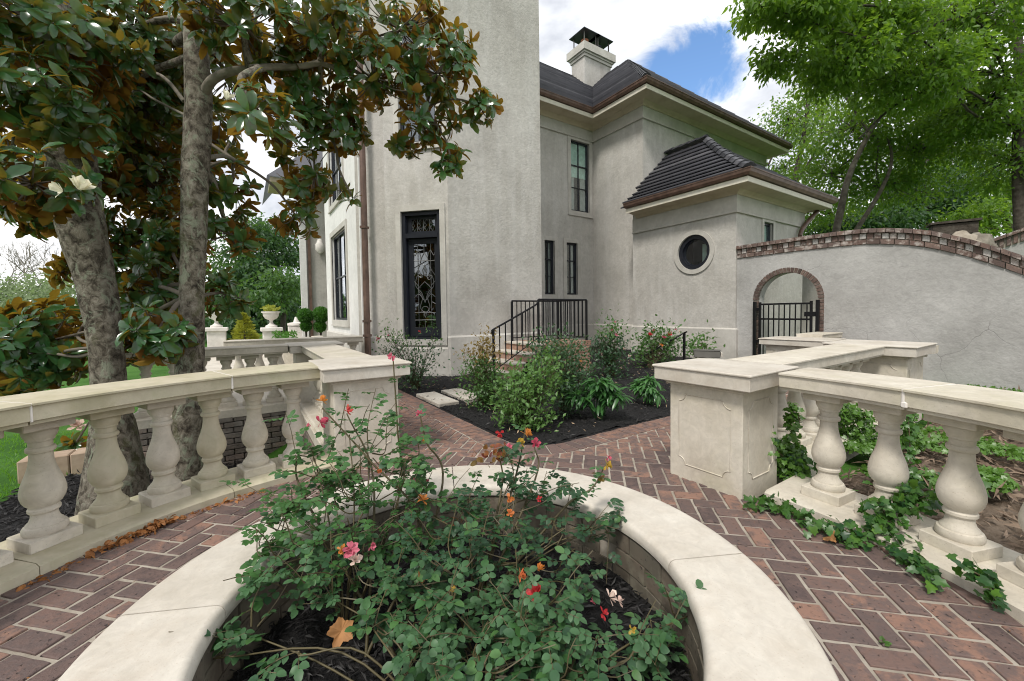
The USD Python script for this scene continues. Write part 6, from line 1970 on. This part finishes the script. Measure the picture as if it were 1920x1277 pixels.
shrub("tall pinkish rose shrub beside the right end of the brick landing", (6.0, 5.55, 0), [(1146, 648, 26, 36, 7.9, 0.3, 620), (1150, 695, 24, 26, 7.8, 0.25, 300), (1125, 650, 18, 20, 8.0, 0.2, 160), (1146, 615, 14, 18, 7.9, 0.15, 80)], 55, ("shrub_dark", "shrub"), size=(0.04, 0.07),
      flowers=[(1148, 620, 7.8, 0.035, 6, "pink"), (1138, 632, 7.8, 0.05, 7, "blush"), (1157, 628, 7.8, 0.04, 6, "pink"), (1170, 655, 7.8, 0.04, 6, "blush"), (1180, 668, 7.8, 0.04, 6, "blush"), (1128, 664, 7.9, 0.04, 6, "blush"), (1152, 604, 7.8, 0.03, 5, "pink"), (1165, 690, 7.8, 0.04, 6, "blush")])
shrub("round rose shrub with red flowers under the round window", (7.55, 5.75, 0), [(1235, 655, 40, 24, 9.2, 0.4, 760), (1240, 635, 32, 18, 9.2, 0.3, 320), (1215, 668, 24, 14, 9.2, 0.3, 200)], 56, ("shrub",), size=(0.05, 0.08),
      flowers=[(1218, 629, 8.9, 0.07, 9, "red"), (1254, 627, 8.9, 0.075, 9, "red"), (1245, 634, 8.9, 0.06, 8, "pink"), (1266, 618, 8.9, 0.04, 6, "pink"), (1240, 648, 8.9, 0.05, 6, "orange"), (1226, 620, 9.0, 0.04, 6, "pink"), (1275, 622, 8.9, 0.04, 5, "blush")])
shrub("small bushy plant rising behind the metal box on the right pier", (8.4, 5.1, 0), [(1309, 655, 20, 14, 9.5, 0.25, 200), (1320, 645, 12, 10, 9.5, 0.15, 70)], 57, ("shrub",), size=(0.06, 0.09), name="small_shrub")


def peony(label, base, h, w, n, seed):
    rng = np.random.default_rng(seed)
    t = thing("peony", label, "plant")
    base = A(base, float)
    st = MB()
    B, D, U, L = [], [], [], []
    for k in range(n):
        a, o = rng.uniform(0, 6.28), rng.uniform(0.1, 1.0)
        tip = base + A([math.cos(a) * w * o, math.sin(a) * w * o, h * (1.1 - 0.55 * o * o)])
        sp = spline([base + A([math.cos(a), math.sin(a), 0]) * 0.04, base + (tip - base) * 0.5 + A([0, 0, h * 0.2]), tip], 4)
        st.merge(tube(sp, np.linspace(0.006, 0.003, len(sp)), 5, cap=False))
        for j in range(15):
            u = rng.uniform(0.35, 1.0)
            o_ = sp[int(u * (len(sp) - 1))]
            d = rdir(1, rng)[0] * A([1, 1, 0.4]) + A([math.cos(a), math.sin(a), 0.0]) * 0.6 + A([0, 0, 0.15])
            B.append(o_)
            D.append(d)
            U.append(A([0, 0, 1.0]) + 0.3 * rdir(1, rng)[0])
            L.append(rng.uniform(0.11, 0.18))
    mesh(t, "stems", st, K["peony"], kind="stuff")
    L = A(L)
    vs, f = leaves(A(B), A(D), A(U), L, L * 0.27, "magnolia", rng.uniform(0.2, 0.7, len(L)))
    emit(t, vs, f, K["peony"], 60, "leaf", "foliage")


peony("leafy dark green peony clump in the mulch left of the right pier", (3.50, 3.42, 0.0), 0.46, 0.36, 20, 61)
peony("smaller peony clump half hidden by the right pier", (4.62, 3.55, 0.0), 0.36, 0.26, 11, 62)


# ------------------------------------------------------------------ ivy
def ivy(label, runs, clumps, seed, nparts=0):
    rng = np.random.default_rng(seed)
    t = thing("ivy", label, "ivy")
    P_, U_ = [], []
    vine = MB()
    for pts, n, sp_ in runs:
        n = int(n * 1.7)
        p = spline(pts, 8)
        vine.merge(tube(p, 0.004, 5))
        i = rng.integers(0, len(p), n)
        P_.append(p[i] + rng.normal(0, sp_, (n, 3)) * A([1, 1, 0.7]))
    for cl in clumps:
        p, c = clump_pts(*cl[:6], int(cl[6] * 3.2), rng, 0.3)
        P_.append(p)
        vine.merge(limb(t, p[0], p[-1], 0.005, 0.003, rng, None))
    mesh(t, "vine", vine, K["stem"])
    P_ = np.vstack(P_)
    n = len(P_)
    P_[:, 2] = np.maximum(P_[:, 2], 0.02) + rng.uniform(0, 0.03, n)
    L = rng.uniform(0.026, 0.054, n)
    d = rdir(n, rng) * A([1, 1, 0.5]) + A([0, 0, -0.35])
    vs, f = leaves(P_, d, -FX * 0.7 + A([0, 0, 0.7]) + 0.7 * rdir(n, rng), L, L * 0.95, "ivy", rng.uniform(0, 0.4, n))
    emit(t, vs, f, K["ivy"], nparts, "leaf", "foliage")


g = lambda x, y, z=0.03: at(x, y, z)
ivy("ivy trailing over the plinth and bricks at the foot of the right balustrade",
    [([g(1412, 948), g(1470, 955), g(1530, 985), g(1585, 1010), g(1640, 1000), g(1690, 1035), g(1725, 1070)], 190, 0.035),
     ([g(1640, 1000, 0.06), g(1660, 960, 0.16), g(1700, 945, 0.2), g(1735, 930, 0.26)], 150, 0.045),
     ([g(1720, 960, 0.2), dp(1765, 935, 2.50), dp(1800, 918, 2.42), dp(1835, 912, 2.40)], 55, 0.025),
     ([g(1715, 1040), g(1740, 1075, 0.02), g(1748, 1105, 0.02)], 16, 0.015), ([g(1560, 935, 0.08), dp(1545, 890, 2.9), dp(1530, 860, 2.95)], 30, 0.02), ([dp(1690, 960, 2.85), dp(1702, 900, 2.95), dp(1706, 830, 3.0), dp(1700, 760, 3.05)], 70, 0.025),
     ([g(1800, 1062, 0.14), g(1840, 1080, 0.12), g(1862, 1105, 0.06), g(1868, 1140, 0.02)], 34, 0.018)], [], 71, 200)
ivy("dense ivy mass climbing between the right pier and the first right balusters", [([dp(1440, 830, 3.0), dp(1480, 870, 3.05), dp(1500, 925, 3.05)], 60, 0.04), ([dp(1430, 800, 3.0), dp(1450, 820, 3.0)], 14, 0.02)],
    [(1480, 875, 30, 58, 3.1, 0.12, 210), (1488, 790, 12, 34, 3.2, 0.06, 36), (1600, 830, 38, 75, 3.9, 0.25, 360), (1610, 900, 34, 40, 3.7, 0.2, 160), (1703, 830, 16, 70, 3.7, 0.12, 130), (1580, 775, 14, 18, 3.8, 0.1, 30), (1660, 950, 40, 20, 3.1, 0.1, 60), (1740, 930, 30, 50, 2.95, 0.1, 90)], 72, 120)
ivy("loose ground ivy over the dead leaves behind the right balustrade", [], [(1720, 770, 28, 22, 5.0, 0.3, 60), (1790, 850, 60, 30, 3.9, 0.4, 80), (1870, 830, 40, 22, 4.5, 0.3, 90), (1830, 1000, 40, 40, 3.1, 0.15, 70), (1890, 900, 40, 60, 3.5, 0.3, 70), (1740, 870, 20, 60, 3.7, 0.2, 40), (1850, 1040, 50, 30, 2.9, 0.12, 60), (1780, 800, 90, 30, 5.5, 0.6, 110), (1880, 770, 40, 20, 6.0, 0.5, 70), (1660, 800, 40, 30, 5.2, 0.5, 60)], 73)
# weed in the joint and sprig
wd = thing("weed", "tiny green weed growing in a brick joint near the lower right", "weed")
p0 = at(1655, 1205, 0.0)
vs, f = leaves(np.repeat(p0[None], 7, 0), rdir(7, rr, 0.2), rdir(7, rr, 0.5), 0.03, 0.016, "rose")
raw(wd, "leaf", *soup(vs, f), K["shrub"])


# ------------------------------------------------------------------ trees at a distance
def tree(label, trunk, limbs, clumps, seed, leaf=(0.10, 0.17), mat="tree", bark="darkbark", name="tree", droop=0.5, wid=0.5, sides=12, dens=1.6):
    rng = np.random.default_rng(seed)
    t = thing(name, label, "tree")
    pts = [dp(x, y, d) for x, y, d, r in trunk]
    mesh(t, "trunk", trunk_mesh(pts, [r for *_, r in trunk], seed, 6, sides, 0.06), K[bark], smooth=True)
    tp = spline(pts, 5)
    for (lp_, r0) in limbs:
        p = spline([dp(*q_) for q_ in lp_], 6)
        mesh(t, "limb", tube(p, np.linspace(r0, r0 * 0.35, len(p)), 7), K[bark], smooth=True)
    P_, D_ = [], []
    tw = MB()
    for cl in clumps:
        n = int(cl[6] * dens)
        ns = max(2, n // 40)
        p, c = clump_pts(*cl[:6], ns, rng, 0.1)
        o = tp[int(np.argmin(np.linalg.norm(tp - c, axis=1)))]
        tw.merge(limb(t, o, c, 0.05, 0.015, rng, None, 0.08, sides=5, seg=4))
        for q_ in p:
            tw.merge(tube([c, (c + q_) / 2 + A([0, 0, 0.1]), q_], [0.014, 0.01, 0.005], 4, cap=False))
            m = 40
            rr_ = rng.uniform(0.35, 0.8) * cl[4] / 14
            b = in_ball(m, rng)
            b[:, 2] *= 0.55
            P_.append(q_ + b * rr_)
            D_.append(b * 0.6 + rdir(m, rng) * 0.6 + A([0, 0, -droop]))
    mesh(t, "branches", tw, K[bark], kind="stuff")
    P_, D_ = np.vstack(P_), np.vstack(D_)
    n = len(P_)
    L = rng.uniform(*leaf, n) * 1.2
    vs, f = leaves(P_, D_, rdir(n, rng, -0.2) + A([0, 0, 0.7]), L, L * wid)
    emit(t, vs, f, K[mat], 0)
    return t


tree("big leafy tree at the right edge whose boughs overhang the whole corner", [(1914, 470, 14, 0.15), (1908, 300, 14, 0.14), (1913, 150, 14, 0.13), (1902, 20, 14, 0.12), (1890, -120, 14, 0.1)],
     [([(1906, 130, 14), (1800, 150, 13.6), (1690, 190, 13), (1610, 260, 12.5)], 0.07), ([(1906, 60, 14), (1780, 20, 12), (1620, 10, 10.5)], 0.08), ([(1908, 190, 14), (1840, 110, 14.5), (1760, 60, 15)], 0.06)],
     [(1800, 40, 150, 80, 13, 2.0, 3800), (1640, 40, 130, 55, 11.5, 1.5, 2800), (1520, 22, 90, 28, 10.5, 0.9, 1300), (1430, 12, 42, 18, 10.2, 0.5, 420), (1850, 190, 90, 80, 14, 2, 2800), (1700, 150, 110, 60, 12.5, 1.5, 2600), (1570, 120, 90, 40, 11.5, 1, 1500), (1480, 108, 50, 20, 11, 0.6, 480), (1890, 300, 60, 60, 14.5, 1.5, 1200)], 81, leaf=(0.11, 0.18), dens=1.8)
tree("slender leaning tree with a forked grey trunk behind the courtyard wall", [(1560, 470, 15, 0.13), (1575, 400, 15, 0.12), (1592, 330, 15, 0.10), (1630, 250, 15, 0.08), (1680, 170, 15, 0.06), (1700, 100, 15, 0.04)],
     [([(1600, 440, 15.5), (1650, 360, 15.5), (1672, 300, 15.5), (1660, 240, 15.5)], 0.09), ([(1630, 250, 15), (1585, 180, 15), (1570, 140, 15)], 0.05)],
     [(1600, 240, 90, 60, 16, 1.5, 2200), (1720, 280, 100, 60, 16.5, 1.5, 2400), (1560, 330, 60, 50, 17, 1.2, 1200), (1650, 350, 90, 40, 17, 1.2, 1500), (1760, 200, 70, 60, 16, 1.4, 1400)], 82, bark="midbark")
tree("thin dark stemmed tree rising right behind the end of the porch roof", [(1488, 420, 19, 0.12), (1492, 330, 19, 0.11), (1508, 250, 19, 0.09), (1515, 170, 19, 0.07), (1500, 110, 19, 0.04)],
     [([(1495, 340, 19), (1535, 270, 19), (1545, 200, 19)], 0.07), ([(1440, 310, 19), (1455, 280, 19), (1480, 240, 19)], 0.05)],
     [(1480, 235, 48, 50, 19.5, 1.5, 1300), (1540, 210, 50, 70, 20, 1.5, 1300), (1470, 315, 34, 30, 20, 1.2, 500), (1530, 320, 46, 50, 20.5, 1.5, 900), (1500, 390, 40, 30, 20.5, 1.2, 600), (1550, 400, 50, 30, 20, 1.2, 700)], 83)
tree("dark bushy tree filling the bank behind the courtyard wall", [(1740, 460, 23, 0.2), (1735, 380, 23, 0.16), (1740, 300, 23, 0.1)], [],
     [(1700, 370, 100, 50, 23, 2, 1500), (1640, 415, 90, 26, 22, 1.6, 900), (1800, 360, 90, 60, 24, 2, 1500), (1760, 290, 110, 60, 25, 2, 1500), (1570, 425, 60, 18, 22, 1.2, 500)], 84, leaf=(0.16, 0.28), mat="tree_far", name="bushy_tree", dens=3.0)
tree("light green small tree with a dark forked stem near the right wall", [(1893, 450, 20, 0.13), (1890, 405, 20, 0.11), (1870, 395, 20, 0.07)], [],
     [(1850, 405, 60, 24, 20.5, 1.4, 900), (1900, 370, 40, 40, 21, 1.4, 900), (1810, 425, 40, 16, 21, 1, 350), (1870, 430, 40, 14, 19.5, 1, 300)], 85, leaf=(0.14, 0.24), mat="tree", name="small_tree")
# left backdrop
tree("dense dark green tree beyond the terrace urns", [(500, 640, 40, 0.4), (500, 560, 40, 0.3), (498, 480, 40, 0.2)], [],
     [(505, 540, 58, 60, 40, 4, 2600), (440, 500, 50, 60, 42, 3, 1500), (400, 580, 40, 50, 40, 3, 900), (450, 560, 50, 55, 38, 4, 1800), (520, 460, 44, 50, 41, 3, 1600), (480, 430, 30, 25, 41, 3, 500), (540, 590, 30, 50, 38, 3, 900), (420, 610, 40, 30, 34, 3, 800)], 86, leaf=(0.28, 0.5), mat="tree_far", name="backdrop_tree")
tree("lighter green tree standing in front of the dense one beyond the urns", [(530, 640, 34, 0.25), (532, 580, 34, 0.2)], [], [(530, 530, 26, 22, 34, 2, 500), (500, 560, 30, 20, 33, 2, 420)], 87, leaf=(0.25, 0.4), mat="tree_mid", name="backdrop_tree")
tree("pale hazy tree behind the far lawn at the left edge", [(20, 650, 55, 0.3), (22, 580, 55, 0.22), (18, 520, 55, 0.1)], [], [(20, 555, 46, 40, 55, 4, 900), (60, 580, 40, 40, 52, 4, 1000), (5, 610, 40, 40, 48, 4, 900), (85, 545, 28, 30, 55, 3, 400), (120, 570, 34, 60, 50, 4, 800)], 88, leaf=(0.35, 0.6), mat="pale_tree", bark="greybark", name="pale_tree")
tree("low green bushes along the far field at left", [(60, 655, 45, 0.15), (60, 640, 45, 0.1)], [], [(30, 630, 60, 16, 45, 4, 700), (120, 635, 60, 18, 44, 4, 700), (230, 620, 80, 30, 44, 4, 900), (330, 590, 80, 50, 44, 4, 1300)], 89, leaf=(0.35, 0.6), mat="tree_far", name="field_bushes")


def bare_tree(label, x, y0, y1, depth, seed):
    rng = np.random.default_rng(seed)
    t = thing("bare_tree", label, "tree")
    b, top = dp(x, y0, depth), dp(x + 3, (y0 + y1) / 2, depth)
    mesh(t, "trunk", tube(spline([b, (b + top) / 2 + A([0.1, 0, 0]), top], 5), np.linspace(0.22, 0.12, 11), 7), K["greybark"])
    mb = MB()
    H = (y0 - y1) * depth / FPX

    def grow(p, d, L, r, k):
        q_ = p + d * L
        mb.merge(tube([p, (p + q_) / 2 + rdir(1, rng)[0] * L * 0.06, q_], [r, r * 0.8, r * 0.62], 4, cap=False))
        if k:
            for _ in range(3):
                nd = unit(d + 0.62 * rdir(1, rng)[0] + A([0, 0, 0.12]))
                grow(q_, nd, L * rng.uniform(0.62, 0.8), r * 0.6, k - 1)
    for _ in range(4):
        grow(top, unit(A([0, 0, 1.0]) + 0.6 * rdir(1, rng)[0]), H * 0.2, 0.09, 4)
    mesh(t, "branches", mb, K["greybark"], kind="stuff")


bare_tree("tall leafless tree against the pale sky at far left", 62, 645, 455, 62, 91)
bare_tree("leafless tree cut by the left edge of the picture", -6, 645, 470, 66, 92)
bare_tree("smaller leafless tree just left of the stout magnolia trunk", 96, 640, 475, 70, 93)

# terrace greenery
gc = thing("golden_conifer", "small golden yellow cone shaped conifer between the two urns", "conifer")
gb, gtp = dp(460, 655, 13.6), dp(458, 588, 13.6)
rc = np.random.default_rng(95)
mesh(gc, "trunk", tube([A([gb[0], gb[1], -0.02]), gtp], [0.05, 0.01], 6), K["darkbark"])
n = 2600
u = rc.uniform(0, 1, n) ** 1.5
Hh = gtp[2] + 0.0
a = rc.uniform(0, 2 * np.pi, n)
w_ = 0.66 * (1 - u) * (0.8 + 0.25 * np.sin(a * 3 + u * 20)) * rc.uniform(0.55, 1.0, n)
p = np.stack([gb[0] + w_ * np.cos(a), gb[1] + w_ * np.sin(a), u * Hh], 1)
vs, f = leaves(p, np.stack([np.cos(a), np.sin(a), 0.5 + 0 * a], 1) + 0.4 * rdir(n, rc), rdir(n, rc, 0), rc.uniform(0.08, 0.17, n), 0.05)
emit(gc, vs, f, K["gold"], 0)


def topiary(label, balls, depth, seed):
    rng = np.random.default_rng(seed)
    t = thing("topiary", label, "topiary")
    lo = dp(balls[-1][0], balls[-1][1], depth)
    hi = dp(balls[0][0], balls[0][1], depth)
    mesh(t, "stem", tube([A([lo[0], lo[1], -0.02]), hi], 0.035, 7), K["darkbark"])
    for (x, y, r) in balls:
        c = dp(x, y, depth)
        R0 = r * depth / FPX
        n = 1500
        d = rdir(n, rng)
        vs, f = leaves(c + d * R0 * rng.uniform(0.82, 0.97, n)[:, None], d + 0.8 * rdir(n, rng), d, rng.uniform(0.05, 0.10, n), 0.04)
        v, f = soup(vs, f)
        iv = trimesh.creation.icosphere(subdivisions=3, radius=R0 * 0.86)
        mesh(t, "ball_core", (A(iv.vertices) + c, A(iv.faces)), K["topiary"], smooth=True)
        raw(t, "ball", v, f, K["topiary"], kind="stuff")


topiary("double ball topiary standing left beside the wing of the house", [(572, 592, 12.5), (574, 611, 8.5)], 15.0, 96)
topiary("double ball topiary nearest the wing wall, right of its twin", [(602, 590, 14), (600, 612, 9.5)], 15.2, 97)
hg = thing("box_hedge", "low clipped hedge beside the right urn pedestal", "hedge")
ha_, hb_ = dp(512, 636, 12.6), dp(548, 636, 12.6)
n = 1200
p = np.stack([rc.uniform(ha_[0], hb_[0] + 0.2, n), rc.uniform(ha_[1] - 0.2, ha_[1] + 0.5, n), rc.uniform(0.0, dp(520, 622, 12.6)[2], n)], 1)
vs, f = leaves(p, rdir(n, rc), rdir(n, rc, 0), rc.uniform(0.05, 0.09, n), 0.045)
emit(hg, vs, f, K["topiary"], 0)

# repeats share a group
GROUPS = {"stone_pier": "limestone piers of the balustrades", "cross_balustrade": "straight limestone balustrades", "curved_balustrade": "curved balustrades of the ring path", "stepping_stone": "stepping stones in the mulch", "garden_urn": "white urns on the terrace pedestals",
          "urn_pedestal": "pedestals of the white urns", "topiary": "double ball topiaries by the wing", "rose_bush": "roses in the round planter", "rose_shrub": "rose shrubs of the mulch bed", "peony": "peonies of the mulch bed", "magnolia_tree": "magnolias behind the left balustrade",
          "bare_tree": "leafless trees far left", "landing_railing": "railings of the stair landing", "gate_balustrade": "rails in front of the gate", "backdrop_tree": "trees beyond the terrace", "ivy": "ivy along the right balustrade", "boulder": "boulders behind the courtyard wall", "dry_leaf": "single large dry leaves"}
for pr_ in stage.GetPrimAtPath("/World").GetChildren():
    base = pr_.GetName()
    base = base[:-4] if base[-4:-3] == "_" and base[-3:].isdigit() else base
    if base in GROUPS and not pr_.GetCustomDataByKey("group"):
        pr_.SetCustomDataByKey("group", GROUPS[base])
